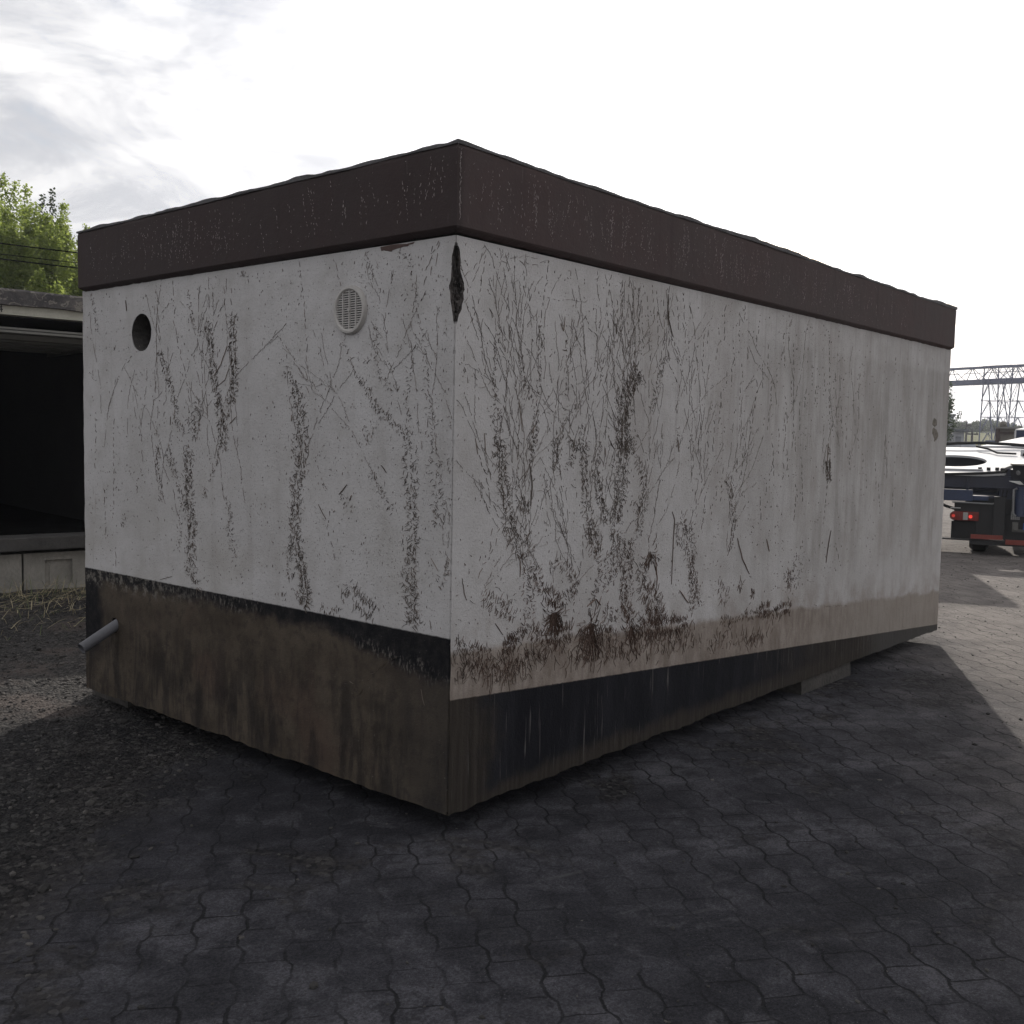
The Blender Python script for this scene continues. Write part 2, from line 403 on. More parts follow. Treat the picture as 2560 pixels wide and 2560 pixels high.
# dry grass at the foot of the rear garage
def grass_material():
    m, t, b = material('dry_grass')
    r = t.node('ShaderNodeNewGeometry').outputs['Random Per Island']
    c = t.mix(t.sm(r, 0.0, 0.7), (0.26, 0.215, 0.13), (0.36, 0.31, 0.20))
    c = t.mix(t.sm(r, 0.72, 0.8), c, (0.075, 0.095, 0.035))
    t.put(b.inputs['Base Color'], c); b.inputs['Roughness'].default_value = 0.7
    return m
gr = MB(); rg = random.Random(5)
for i in range(1500):
    x = rg.uniform(-0.9, 3.2); y0_ = 6.93 - 0.135 * (x - 1.6)
    dist = abs(rg.gauss(0.0, 0.55)) if rg.random() < 0.8 else rg.uniform(0, 2.0)
    y = y0_ - dist; z = gravel_h(x, y)
    a = rg.random() * 6.28
    if rg.random() < 0.45:      # lying stalk
        L = rg.uniform(0.08, 0.38); a = rg.gauss(0.1, 0.7); up = rg.uniform(0.0, 0.25)
    else:
        L = rg.uniform(0.05, 0.20) * (1.5 if dist < 0.25 else 0.8); up = rg.uniform(0.5, 1.6)
    h = L * up / math.hypot(1, up); l = L / math.hypot(1, up); w = rg.uniform(0.0012, 0.003)
    dx_, dy_ = math.cos(a) * l, math.sin(a) * l
    bx_, by_ = -math.sin(a) * w, math.cos(a) * w
    p0 = Vector((x, y, z)); p1 = Vector((x + dx_ * 0.5, y + dy_ * 0.5, z + h * 0.62 + 0.008)); p2 = Vector((x + dx_, y + dy_, z + h * (0.9 if up > 0.4 else 1.0) + 0.004))
    q = Vector((bx_, by_, 0.0)); k = Vector((0, 0, w))
    gr.add([p0 - q, p0 + q, p1 - q, p1 + q, p2, p1 + k], [(0, 1, 3, 2), (2, 3, 4), (2, 5, 4), (5, 3, 4)])
tag(gr.build('dry_grass', grass_material()), 'straw coloured dry grass and stalks along the foundation blocks', 'grass', kind='stuff')
# ---------------------------------------------------------------- the lifted garage
G0 = (GL / 2, GW / 2, GZ)
garage = empty('precast_garage', G0, 'big white precast concrete garage with brown fascia and dead ivy marks', 'garage')

def wall_material(side):
    m, t, b = material('painted_wall_' + ('long' if side else 'short'))
    p = t.pos(); x, y, z = t.xyz(p)
    s = x if side else y
    sv = t.vec(s, 0.0, z)
    big = t.noise(sv, 1.1, 5.0, 0.6); med = t.noise(sv, 6.0, 5.0, 0.62); fine = t.noise(sv, 110.0, 3.0, 0.65)
    stre = t.noise(t.vec(t.mul(s, 5.5), 3.0, t.mul(z, 0.75)), 1.0, 7.0, 0.66, 0.35)
    stre2 = t.noise(t.vec(t.mul(s, 34.0), 7.0, t.mul(z, 1.5)), 1.0, 4.0, 0.6)
    col = t.mix(t.sm(big, 0.3, 0.7), (0.442, 0.428, 0.425), (0.512, 0.498, 0.497))
    col = t.mix(t.mul(t.sm(med, 0.42, 0.72), 0.34), col, (0.31, 0.29, 0.27))
    # weather streaks
    if side:
        sr = t.mul(t.sm(s, 1.6, 3.6), t.sm(z, 0.35, 0.9))
        # clean pale strip under the fascia on the far half
        strip = t.sm(t.add(z, t.mul(t.sub(med, 0.5), 0.16)), 2.16, 2.10)
        sr = t.mul(sr, t.add(0.35, t.mul(strip, 0.65)))
        col = t.mix(t.mul(t.mul(t.sm(stre, 0.40, 0.66), sr), 0.58), col, (0.225, 0.212, 0.198))
        col = t.mix(t.mul(sr, 0.26), col, (0.28, 0.268, 0.25))
        cloud = t.mul(t.sm(t.noise(t.vec(t.mul(s, 2.6), 2.0, t.mul(z, 1.5)), 1.0, 6.0, 0.66, 0.3), 0.42, 0.66), t.sm(s, 0.1, 0.9))
        col = t.mix(t.mul(cloud, 0.38), col, (0.27, 0.245, 0.225))
        up = t.mul(t.sm(s, 0.5, 1.4), t.sm(z, 0.9, 1.7))
        col = t.mix(t.mul(t.mul(t.sm(stre2, 0.5, 0.72), up), 0.35), col, (0.20, 0.18, 0.165))
    else:
        col = t.mix(t.mul(t.sm(stre, 0.52, 0.74), 0.30), col, (0.27, 0.25, 0.235))
        lowg = t.mul(t.sm(z, 1.5, 0.8), t.sm(t.noise(sv, 2.0, 4.0), 0.42, 0.62))
        col = t.mix(t.mul(lowg, 0.28), col, (0.27, 0.25, 0.215))
        col = t.mix(t.mul(t.sm(t.noise(t.vec(t.mul(s, 14.0), 1.0, t.mul(z, 2.2)), 1.0, 4.0), 0.62, 0.72), t.mul(t.sm(s, 2.72, 2.9), 0.6)), col, (0.22, 0.19, 0.16))
    # dark pits and short dashes left by the creeper
    den_ = t.sm(t.noise(sv, 2.6, 4.0), 0.36, 0.62)
    pit = t.sm(t.noise(t.vec(t.mul(s, 150.0), 5.0, t.mul(z, 105.0)), 1.0, 2.0, 0.6), 0.615, 0.69)
    dash = t.sm(t.noise(t.vec(t.mul(s, 95.0), 9.0, t.mul(z, 26.0)), 1.0, 2.0, 0.6), 0.66, 0.73)
    marks = t.mul(t.m('MAXIMUM', pit, dash), t.add(0.34, t.mul(den_, 0.62)))
    if side: marks = t.mul(marks, t.add(0.55, t.mul(t.mul(t.sm(s, 0.3, 1.2), t.sm(s, 5.2, 3.0)), 0.45)))
    col = t.mix(marks, col, (0.075, 0.060, 0.052))
    light = t.sm(fine, 0.60, 0.75)
    col = t.mix(t.mul(light, 0.30), col, (0.62, 0.61, 0.60))
    # hairline cracks
    crk = t.voro(t.vm('ADD', sv, t.scale(t.noisec(sv, 3.0), 0.35, 0.0, 0.35)).outputs[0], 1.3, feat='DISTANCE_TO_EDGE')
    if False: col = t.mix(t.mul(t.mul(t.sm(crk, 0.004, 0.001), t.sm(t.noise(sv, 1.4, 2.0), 0.5, 0.62)), 0.4), col, (0.10, 0.085, 0.075))
    ed = t.mul(t.sub(t.noise(sv, 30.0, 4.0, 0.7), 0.5), 0.018)
    if side:
        # rust brown soil stain between the plinth and the old ground line
        soil = t.sub(t.add(0.668, t.mul(t.sub(t.noise(sv, 4.5, 5.0, 0.65), 0.5), 0.115)), t.mul(s, 0.0575))
        stn = t.sm(z, t.add(soil, 0.020), t.sub(soil, 0.022))
        sc_ = t.mix(t.sm(t.noise(t.vec(t.mul(s, 12.0), 2.0, t.mul(z, 5.0)), 1.0, 5.0, 0.65), 0.32, 0.7), (0.160, 0.124, 0.100), (0.300, 0.258, 0.224))
        sc_ = t.mix(t.mul(t.sm(s, 2.6, 4.6), 0.7), sc_, (0.275, 0.245, 0.215))
        sc_ = t.mix(t.mul(t.sm(t.noise(t.vec(t.mul(s, 40.0), 2.0, t.mul(z, 4.0)), 1.0, 4.0), 0.52, 0.7), 0.5), sc_, (0.15, 0.115, 0.095))
        sc_ = t.mix(t.mul(t.sm(t.noise(sv, 90.0, 2.0), 0.62, 0.72), 0.7), sc_, (0.09, 0.055, 0.042))
        sc_ = t.mix(t.sm(t.noise(sv, 160.0, 2.0), 0.70, 0.76), sc_, (0.42, 0.38, 0.33))
        col = t.mix(t.mul(stn, 0.92), col, sc_)
        spl = t.mul(t.sm(t.sub(z, soil), 0.24, 0.0), t.sm(t.noise(t.vec(t.mul(s, 7.0), 3.0, t.mul(z, 4.0)), 1.0, 5.0, 0.65), 0.36, 0.66))
        col = t.mix(t.mul(t.mul(spl, t.sub(1.0, stn)), 0.5), col, (0.23, 0.19, 0.16))
        line = t.add(t.sub(0.471, t.mul(s, 0.0727)), t.mul(ed, 0.55))
        pl = t.sm(t.sub(z, line), 0.003, -0.003)
        blk = t.mul(t.sm(t.add(s, t.mul(t.sub(med, 0.5), 0.5)), 0.12, 0.36), t.sm(t.add(s, t.mul(t.sub(med, 0.5), 1.6)), 4.4, 2.3))
        low = t.sm(t.add(t.sub(z, t.mul(t.sm(s, 0.0, 2.2), 0.02)), t.mul(t.sub(med, 0.5), 0.12)), 0.02, 0.10)
        blk = t.mul(blk, low)
        brown = t.mix(t.sm(stre2, 0.35, 0.7), (0.026, 0.022, 0.019), (0.052, 0.044, 0.037))
        brown = t.mix(t.mul(t.sm(med, 0.5, 0.7), 0.5), brown, (0.040, 0.034, 0.031))
        brown = t.mix(t.mul(t.sm(s, 4.2, 4.7), 0.6), brown, (0.075, 0.072, 0.070))
        bk = t.mix(t.sm(stre, 0.4, 0.7), (0.010, 0.010, 0.013), (0.019, 0.019, 0.023))
        pc = t.mix(blk, brown, bk)
        drip = t.mul(t.sm(t.noise(t.vec(t.mul(s, 70.0), 4.0, t.mul(z, 2.2)), 1.0, 3.0, 0.6), 0.60, 0.70), t.sm(t.noise(sv, 3.0, 2.0), 0.36, 0.55))
        pc = t.mix(t.mul(drip, 0.85), pc, (0.13, 0.122, 0.118))
        chip = t.mul(t.sm(t.noise(sv, 26.0, 4.0, 0.7), 0.70, 0.76), 0.5)
        pc = t.mix(chip, pc, (0.13, 0.115, 0.10))
    else:
        line = t.add(0.722, t.mul(ed, 0.5))
        pl = t.sm(t.sub(z, line), 0.004, -0.004)
        big2 = t.noise(sv, 3.6, 5.0, 0.65)
        bandlow = t.add(0.672, t.add(t.mul(t.sub(t.noise(sv, 7.0, 6.0, 0.7), 0.5), 0.17), t.mul(t.sm(s, 0.9, 0.05), -0.125)))
        blk = t.sm(z, t.sub(bandlow, 0.040), t.add(bandlow, 0.02))
        blk = t.m('MAXIMUM', blk, t.mul(t.sm(t.add(s, t.mul(t.sub(big2, 0.5), 0.35)), 2.74, 2.86), t.sm(z, 0.16, 0.32)))
        vst = t.noise(t.vec(t.mul(s, 9.0), 6.0, t.mul(z, 1.9)), 1.0, 6.0, 0.68, 0.3)
        brown = t.mix(t.sm(med, 0.3, 0.7), (0.050, 0.040, 0.031), (0.088, 0.071, 0.055))
        brown = t.mix(t.mul(t.sm(t.noise(sv, 13.0, 6.0, 0.7, 0.3), 0.50, 0.66), 0.55), brown, (0.028, 0.023, 0.020))
        brown = t.mix(t.mul(t.sm(t.noise(t.vec(t.mul(s, 50.0), 1.0, t.mul(z, 30.0)), 1.0, 4.0, 0.7), 0.60, 0.72), 0.6), brown, (0.016, 0.015, 0.015))
        brown = t.mix(t.mul(t.sm(t.noise(sv, 1.9, 4.0), 0.52, 0.68), 0.5), brown, (0.080, 0.054, 0.043))
        brown = t.mix(t.mul(t.mul(t.sm(vst, 0.44, 0.60), t.sm(z, 0.66, 0.20)), 0.66), brown, (0.014, 0.0135, 0.0145))
        brown = t.mix(t.mul(t.sm(t.noise(t.vec(t.mul(s, 120.0), 2.0, t.mul(z, 7.0)), 1.0, 3.0), 0.66, 0.74), 0.6), brown, (0.020, 0.018, 0.018))
        brown = t.mix(t.mul(t.sm(s, 0.55, 0.05), 0.45), brown, (0.034, 0.032, 0.031))
        bk = t.mix(t.sm(t.noise(sv, 16.0, 5.0, 0.7), 0.4, 0.75), (0.009, 0.009, 0.011), (0.028, 0.026, 0.026))
        pc = t.mix(blk, brown, bk)
        # salt bloom at the lower border of the bitumen band
        bloom = t.mul(t.sm(t.m('ABSOLUTE', t.sub(z, t.add(bandlow, 0.022))), 0.060, 0.012), t.sm(t.noise(t.vec(t.mul(s, 60.0), 3.0, t.mul(z, 24.0)), 1.0, 4.0, 0.7), 0.50, 0.66))
        bloom = t.mul(bloom, t.sm(t.noise(sv, 2.2, 3.0), 0.36, 0.56))
        pc = t.mix(t.mul(bloom, 0.8), pc, (0.17, 0.155, 0.14))
        bl2 = t.mul(t.mul(t.sm(z, 0.60, 0.66), t.sm(s, 1.5, 2.4)), t.sm(t.noise(sv, 20.0, 5.0, 0.7), 0.48, 0.62))
        pc = t.mix(t.mul(bl2, 0.75), pc, (0.19, 0.175, 0.155))
        spk = t.sm(t.noise(sv, 85.0, 2.0), 0.70, 0.75)
        pc = t.mix(t.mul(spk, 0.6), pc, (0.18, 0.17, 0.16))
    col = t.mix(pl, col, pc)
    t.put(b.inputs['Base Color'], col)
    t.put(b.inputs['Roughness'], t.mix(pl, (0.85, 0.85, 0.85), (0.80, 0.80, 0.80)))
    b.inputs['Specular IOR Level'].default_value = 0.10
    h = t.add(t.mul(fine, 0.8), t.add(t.mul(t.noise(sv, 38.0, 4.0, 0.65), 1.0), t.mul(med, 1.5)))
    h = t.add(h, t.mul(t.noise(sv, 2.2, 2.0), 6.0))
    h = t.sub(h, t.add(t.mul(marks, 0.8), t.mul(pl, 0.5)))
    t.put(b.inputs['Normal'], t.bump(h, 0.55, 0.006))
    return m

concrete_raw = plain('raw_concrete', (0.075, 0.066, 0.062), 0.9, 0.65, 45.0, bump=1.0, bsc=90)
dark_conc = plain('inner_concrete', (0.05, 0.048, 0.046), 0.9, 0.3, 4.0, bump=0.4)
hole_m = plain('hole_concrete', (0.055, 0.050, 0.047), 0.95, 0.4, 20.0, bump=0.8)
wall_long, wall_short = wall_material(True), wall_material(False)

SPL = [(1.960, 0.0), (1.99, 0.004), (2.032, 0.012), (2.068, 0.022), (2.126, 0.030), (2.151, 0.023), (2.186, 0.021), (2.257, 0.014), (2.292, 0.0)]
SPR = [(1.960, 0.0), (1.991, 0.010), (2.029, 0.030), (2.066, 0.038), (2.114, 0.047), (2.139, 0.044), (2.188, 0.024), (2.259, 0.020), (2.292, 0.0)]
def lerp(tb, z):
    if z <= tb[0][0] or z >= tb[-1][0]: return 0.0
    for (a, va), (b_, vb) in zip(tb, tb[1:]):
        if a <= z <= b_: return va + (vb - va) * (z - a) / (b_ - a)
def edge_base(z): return max(0.0015, 0.0045 + 0.0035 * fb(z * 9, 3.0) + (0.012 * max(0, n1(z * 6.0, 8.0) - 0.28)))
ZS = [0.01 + (GH - 0.01) * i / 180 for i in range(181)]
wR = [edge_base(z) + lerp(SPR, z) * (1 + 0.22 * fb(z * 40, 5.0, 2)) for z in ZS]
wL = [edge_base(z) + lerp(SPL, z) * (1 + 0.22 * fb(z * 40, 9.0, 2)) for z in ZS]
def rag(s, seed):                                                # ragged lower edge
    return 0.010 * fb(s * 3.0, seed) + 0.007 * fb(s * 14.0, seed + 2, 3) + 0.02 * max(0.0, n1(s * 2.3, seed + 5) - 0.35)
def ring(cy, cz, r, n, jit, seed):
    return [(cy + math.cos(6.28318 * i / n) * r * (1 + jit * fb(i * 0.45, seed, 3)), cz + math.sin(6.28318 * i / n) * r * (1 + jit * fb(i * 0.45, seed, 3))) for i in range(n)]

def wall_mesh(side):
    poly = []; L = GL if side else GW; w = wR if side else wL
    nb = int(L / 0.018)
    for i in range(nb + 1):
        s = w[0] + (L - 0.006 - w[0]) * i / nb; poly.append((s, rag(s, 1.0 if side else 20.0)))
    for i in range(1, 120):
        z = GH * i / 120; e = 0.005 + 0.006 * fb(z * 8, 31.0 if side else 41.0) + 0.014 * max(0, n1(z * 5, 33.0 if side else 43.0) - 0.2)
        poly.append((L - max(0.0, e), z))
    poly.append((L - 0.006, GH + 0.016))
    for z, ww in zip(reversed(ZS), reversed(w)): poly.append((ww, z if z > 0.03 else z))
    poly[-1] = (w[0], max(poly[0][1] + 0.004, 0.012))
    holes = [] if side else [ring(2.345, 2.060, 0.100, 72, 0.018, 3.0), ring(2.655, 0.425, 0.040, 24, 0.08, 5.0)]
    vs = [Vector(q) for q in poly]; es = [(i, (i + 1) % len(poly)) for i in range(len(poly))]
    for h in holes:
        b0 = len(vs); vs += [Vector(q) for q in h]; es += [(b0 + i, b0 + (i + 1) % len(h)) for i in range(len(h))]
    ov, oe, of, *_ = delaunay_2d_cdt(vs, es, [], 1, 1e-6)
    mb = MB()
    P = (lambda q, d=0.0: (q[0], d, q[1])) if side else (lambda q, d=0.0: (d, q[0], q[1]))
    cs_ = [(2.345, 2.060, 0.108), (2.655, 0.425, 0.048)]
    fs = []
    for f in of:
        c = sum((ov[i] for i in f), Vector((0, 0))) / len(f)
        if not side and any(all(math.hypot(ov[i].x - a, ov[i].y - b_) < r for i in f) for a, b_, r in cs_): continue
        fs.append(tuple(f))
    mb.add([P(q) for q in ov], fs)
    # thickness of the lower, far and hole edges
    T = 0.11
    for i in range(nb): mb.quad(P(poly[i]), P(poly[i + 1]), P(poly[i + 1], T), P(poly[i], T))
    for i in range(nb, nb + 120): mb.quad(P(poly[i]), P(poly[i + 1]), P(poly[i + 1], T), P(poly[i], T))
    # inner face
    Lq = L - 0.02
    if side: mb.quad((0.02, T, 0.02), (Lq, T, 0.02), (Lq, T, GH), (0.02, T, GH))
    return mb
sw = wall_mesh(True).build('side_wall', wall_long, garage, off=G0)
ew = wall_mesh(False).build('end_wall', wall_short, garage, off=G0)
tag(sw, 'long white wall with sloping black base and dead creeper roots'); tag(ew, 'short white wall with round hole, vent and pipe')
for cy_, cz_, r_, n_, jt, sd_ in ((2.345, 2.060, 0.100, 72, 0.018, 3.0), (2.655, 0.425, 0.040, 24, 0.08, 5.0)):
    hl = MB(); h_ = ring(cy_, cz_, r_, n_, jt, sd_)
    for i in range(n_): a_, b2_ = h_[i], h_[(i + 1) % n_]; hl.quad((0.003, a_[0], a_[1]), (0.003, b2_[0], b2_[1]), (0.11, b2_[0], b2_[1]), (0.11, a_[0], a_[1]))
    hl.build('hole_lining', hole_m, ew, off=G0)
# chipped front edge with the spalled patch showing raw concrete
ce = MB(); NCOL = 16
for i, z in enumerate(ZS):
    deep = min(wR[i], wL[i])
    for c in range(NCOL + 1):
        f = c / NCOL
        px_ = wR[i] * (1 - f); py_ = wL[i] * f
        big_ = lerp(SPR, z) > 0.004
        k = (0.012 if big_ else 0.0012) * (4 * f * (1 - f)) * (1.0 + 1.2 * n2(z * 26, f * 4, 2.0) + 1.5 * n2(z * 75, f * 11, 4.0))
        ce.v.append((px_ + max(0, k), py_ + max(0, k), z))
ce_mi = []
for i in range(len(ZS) - 1):
    for c in range(NCOL):
        a = i * (NCOL + 1) + c; ce.f.append((a, a + 1, a + NCOL + 2, a + NCOL + 1)); ce_mi.append(1 if lerp(SPR, (ZS[i] + ZS[i + 1]) / 2) > 0.006 else 0)
co = ce.build('corner_edge', [wall_short, concrete_raw], garage, off=G0)
co.data.polygons.foreach_set('material_index', ce_mi)
tag(co, 'front corner with a broken out patch of raw concrete near the top')

bw = MB(); bw.box((0.02, GW - 0.11, 0.0), (GL - 0.006, GW - 0.004, GH + 0.02)); bw.build('rear_wall', plain('rear_paint', (0.46, 0.45, 0.44), 0.85, 0.15), garage, off=G0)
fw_ = MB(); fw_.box((GL - 0.115, 0.113, 0.0), (GL - 0.006, GW - 0.113, GH + 0.02)); fw_.build('far_wall', plain('far_paint', (0.46, 0.45, 0.44), 0.85, 0.15), garage, off=G0)
fl = MB(); fl.box((0.112, 0.113, 0.035), (GL - 0.118, GW - 0.113, 0.16)); fl.build('floor_slab', dark_conc, garage, off=G0)
ro = MB(); ro.box((0.004, 0.004, 2.335), (GL - 0.054, GW - 0.049, 2.60)); ro_o = ro.build('roof_slab', dark_conc, garage, off=G0)

def fascia_material():
    m, t, b = material('brown_fascia')
    p = t.pos(); x, y, z = t.xyz(p)
    s = t.add(x, t.mul(y, 1.37)); sv = t.vec(s, 0.0, z)
    big = t.noise(sv, 1.6, 5.0, 0.6); fine = t.noise(sv, 90.0, 3.0, 0.65)
    col = t.mix(t.sm(big, 0.35, 0.65), (0.064, 0.043, 0.042), (0.062, 0.047, 0.046))
    col = t.mix(t.mul(t.sm(t.noise(sv, 5.0, 5.0, 0.65), 0.45, 0.7), 0.4), col, (0.050, 0.036, 0.036))
    stre = t.noise(t.vec(t.mul(s, 16.0), 3.0, t.mul(z, 0.9)), 1.0, 4.0, 0.6)
    col = t.mix(t.mul(t.sm(stre, 0.55, 0.75), 0.5), col, (0.036, 0.024, 0.024))
    col = t.mix(t.mul(t.sm(x, 0.02, -0.01), 0.45), col, (0.020, 0.015, 0.015))  # short-side band darkened in the colour to stand for its shade
    dn = t.sm(t.noise(sv, 1.3, 3.0), 0.36, 0.62)
    dn = t.mul(dn, t.sm(x, 4.3, 2.4))
    pit = t.sm(t.noise(t.vec(t.mul(s, 85.0), 5.0, t.mul(z, 70.0)), 1.0, 2.0, 0.6), 0.66, 0.73)
    scr = t.sm(t.noise(t.vec(t.mul(s, 75.0), 8.0, t.mul(z, 7.0)), 1.0, 3.0, 0.65), 0.665, 0.73)
    col = t.mix(t.mul(t.m('MAXIMUM', pit, t.mul(scr, 0.75)), t.add(0.06, t.mul(dn, 0.55))), col, (0.20, 0.175, 0.168))
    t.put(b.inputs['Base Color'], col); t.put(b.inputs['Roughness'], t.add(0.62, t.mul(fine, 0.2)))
    b.inputs['Specular IOR Level'].default_value = 0.15
    t.put(b.inputs['Normal'], t.bump(t.add(t.mul(fine, 0.8), t.mul(t.noise(sv, 14.0, 4.0), 2.0)), 0.5, 0.005))
    return m
fascia_m = fascia_material()
def perimeter(o, step):
    """points and outward normals round the garage, offset o outwards"""
    c = [(-o, -o), (GL - 0.05 + o, -o), (GL - 0.05 + o, GW - 0.045 + o), (-o, GW - 0.045 + o)]
    out = []
    for i in range(4):
        a, b_ = Vector(c[i]), Vector(c[(i + 1) % 4]); L = (b_ - a).length; k = max(2, int(L / step))
        for j in range(k): out.append((a + (b_ - a) * (j / k), i))
    return out
def ring_strip(profile, step):
    """profile: function(s, arclen) -> list of (offset, z); closed tube-like band round the roof"""
    base = perimeter(0.0, step); mb = MB(); n = len(base); np_ = None; acc = 0.0; prev = base[0][0]
    cx, cy = (GL - 0.05) / 2, (GW - 0.045) / 2
    for p, sd_ in base:
        acc += (p - prev).length; prev = p; pr = profile(acc); np_ = len(pr)
        for o, z in pr:
            fx = (p.x - cx) / cx; fy = (p.y - cy) / cy
            ox = math.copysign(1, fx) if abs(abs(fx) - 1) < 1e-6 else 0; oy = math.copysign(1, fy) if abs(abs(fy) - 1) < 1e-6 else 0
            mb.v.append((p.x + ox * o, p.y + oy * o, z))
    for i in range(n):
        for k in range(np_ - 1):
            a = i * np_ + k; b_ = ((i + 1) % n) * np_ + k; mb.f.append((a, b_, b_ + 1, a + 1))
    return mb
def fprof(s):
    return [(-0.012, 2.327 + 0.004 * fb(s * 12, 2.0)), (0.0012, 2.324 + 0.0035 * fb(s * 16, 4.0, 3) - 0.006 * max(0, n1(s * 4, 6.0) - 0.4)), (0.024, 2.338 + 0.003 * fb(s * 5, 7.0, 2)), (0.030, 2.345), (0.030 + 0.002 * n1(s * 2, 1.0), 2.50), (0.031, 2.640), (0.026, 2.657 + 0.005 * fb(s * 1.4, 12.0, 3)), (0.0, 2.661 + 0.005 * fb(s * 1.4, 12.0, 3)), (-0.06, 2.655)]
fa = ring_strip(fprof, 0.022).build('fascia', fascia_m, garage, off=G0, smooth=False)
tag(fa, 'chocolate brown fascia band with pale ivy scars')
felt_m = plain('roof_felt', (0.085, 0.082, 0.085), 0.85, 0.4, 8.0, bump=0.8, bsc=60)
def felt_prof(s):
    w1 = 0.004 + 0.018 * max(0, fb(s * 1.0, 50.0, 3)) + 0.006 * fb(s * 7, 52.0, 3) + 0.022 * max(0, n1(s * 5.0, 55.0) - 0.38)
    ov = 0.034 + 0.006 * fb(s * 3.0, 57.0, 3)
    z0 = 2.650 + 0.004 * fb(s * 2.2, 58.0, 2)
    return [(ov - 0.012, z0), (ov, z0 + 0.002), (ov, z0 + 0.010 + w1), (ov - 0.03, z0 + 0.016 + w1), (-0.10, z0 + 0.012), (-0.5, 2.655)]
fe = ring_strip(felt_prof, 0.02)
fe.add([(0.5, 0.5, 2.655), (GL - 0.5, 0.5, 2.655), (GL - 0.5, GW - 0.5, 2.655), (0.5, GW - 0.5, 2.655)], [(0, 1, 2, 3)])
fe.build('roof_felt', felt_m, ro_o, off=G0).location = (0, 0, 0)

# pale grille and pipe
vent_m = plain('vent_plastic', (0.40, 0.38, 0.36), 0.5, 0.10, 8.0)
VC = (0.620, 2.066)
def vent_parts():
    rim = MB(); n = 48
    pr = [(0.0838, -0.002), (0.0838, -0.013), (0.090, -0.019), (0.099, -0.018), (0.1045, -0.010), (0.1055, 0.0005)]
    for i in range(n):
        a = 6.28318 * i / n
        for r_, d in pr: rim.v.append((d, VC[0] + math.cos(a) * r_, VC[1] + math.sin(a) * r_))
    k = len(pr)
    for i in range(n):
        for j in range(k - 1): rim.f.append((i * k + j, ((i + 1) % n) * k + j, ((i + 1) % n) * k + j + 1, i * k + j + 1))
    return rim
vr = vent_parts().build('vent_grille', vent_m, garage, smooth=True, off=G0)
tag(vr, 'round pale plastic vent grille')
vb = MB(); vb.add([(-0.0025, VC[0] + math.cos(6.28318 * i / 32) * 0.085, VC[1] + math.sin(6.28318 * i / 32) * 0.085) for i in range(32)], [tuple(range(32))])
vb.build('vent_shade_disc', plain('vent_dark', (0.035, 0.033, 0.032), 0.8), vr, off=G0)  # dark disc stands in for the shade behind the slats
vs_ = MB(); rr = 0.0845
for i in range(17):
    z = VC[1] - 0.080 + 0.010 * i; h = math.sqrt(max(0.0, rr * rr - (z - VC[1]) ** 2))
    vs_.add([(-0.004, VC[0] - h, z - 0.0030), (-0.004, VC[0] + h, z - 0.0030), (-0.012, VC[0] + h, z - 0.0042), (-0.012, VC[0] - h, z - 0.0042),
             (-0.004, VC[0] - h, z + 0.0024), (-0.004, VC[0] + h, z + 0.0024), (-0.012, VC[0] + h, z + 0.0010), (-0.012, VC[0] - h, z + 0.0010)],
            [(0, 1, 2, 3), (7, 6, 5, 4), (0, 4, 5, 1), (1, 5, 6, 2), (2, 6, 7, 3), (3, 7, 4, 0)])
for yy in (-0.042, 0.0, 0.042):
    h = math.sqrt(rr * rr - yy * yy); vs_.box((-0.0135, VC[0] + yy - 0.0028, VC[1] - h), (-0.004, VC[0] + yy + 0.0028, VC[1] + h))
vs_.tube([(-0.017, VC[0], VC[1]), (-0.004, VC[0], VC[1])], 0.008, 12)
vs_.build('slats', vent_m, vr, off=G0)

pipe_m = plain('grey_pipe', (0.125, 0.125, 0.137), 0.6, 0.12, 6.0)
def pipe():
    mb = MB(); a = Vector((0.10, 2.655, 0.468)); b_ = Vector((-0.205, 2.640, 0.318)); n = 28
    d = (b_ - a).normalized(); u = d.orthogonal().normalized(); w = d.cross(u)
    rings = [(0.0, 0.031), (1.0, 0.031), (1.0, 0.0282), (0.25, 0.0282)]
    for f, r_ in rings:
        c = a + (b_ - a) * f
        for i in range(n):
            th = 6.28318 * i / n; mb.v.append(tuple(c + (u * math.cos(th) + w * math.sin(th)) * r_))
    for k in range(3):
        for i in range(n): mb.f.append((k * n + i, k * n + (i + 1) % n, (k + 1) * n + (i + 1) % n, (k + 1) * n + i))
    mb.f.append(tuple(3 * n + i for i in range(n)))
    return mb
tag(pipe().build('drain_pipe', pipe_m, garage, smooth=True, off=G0), 'stub of grey plastic pipe poking from the base')
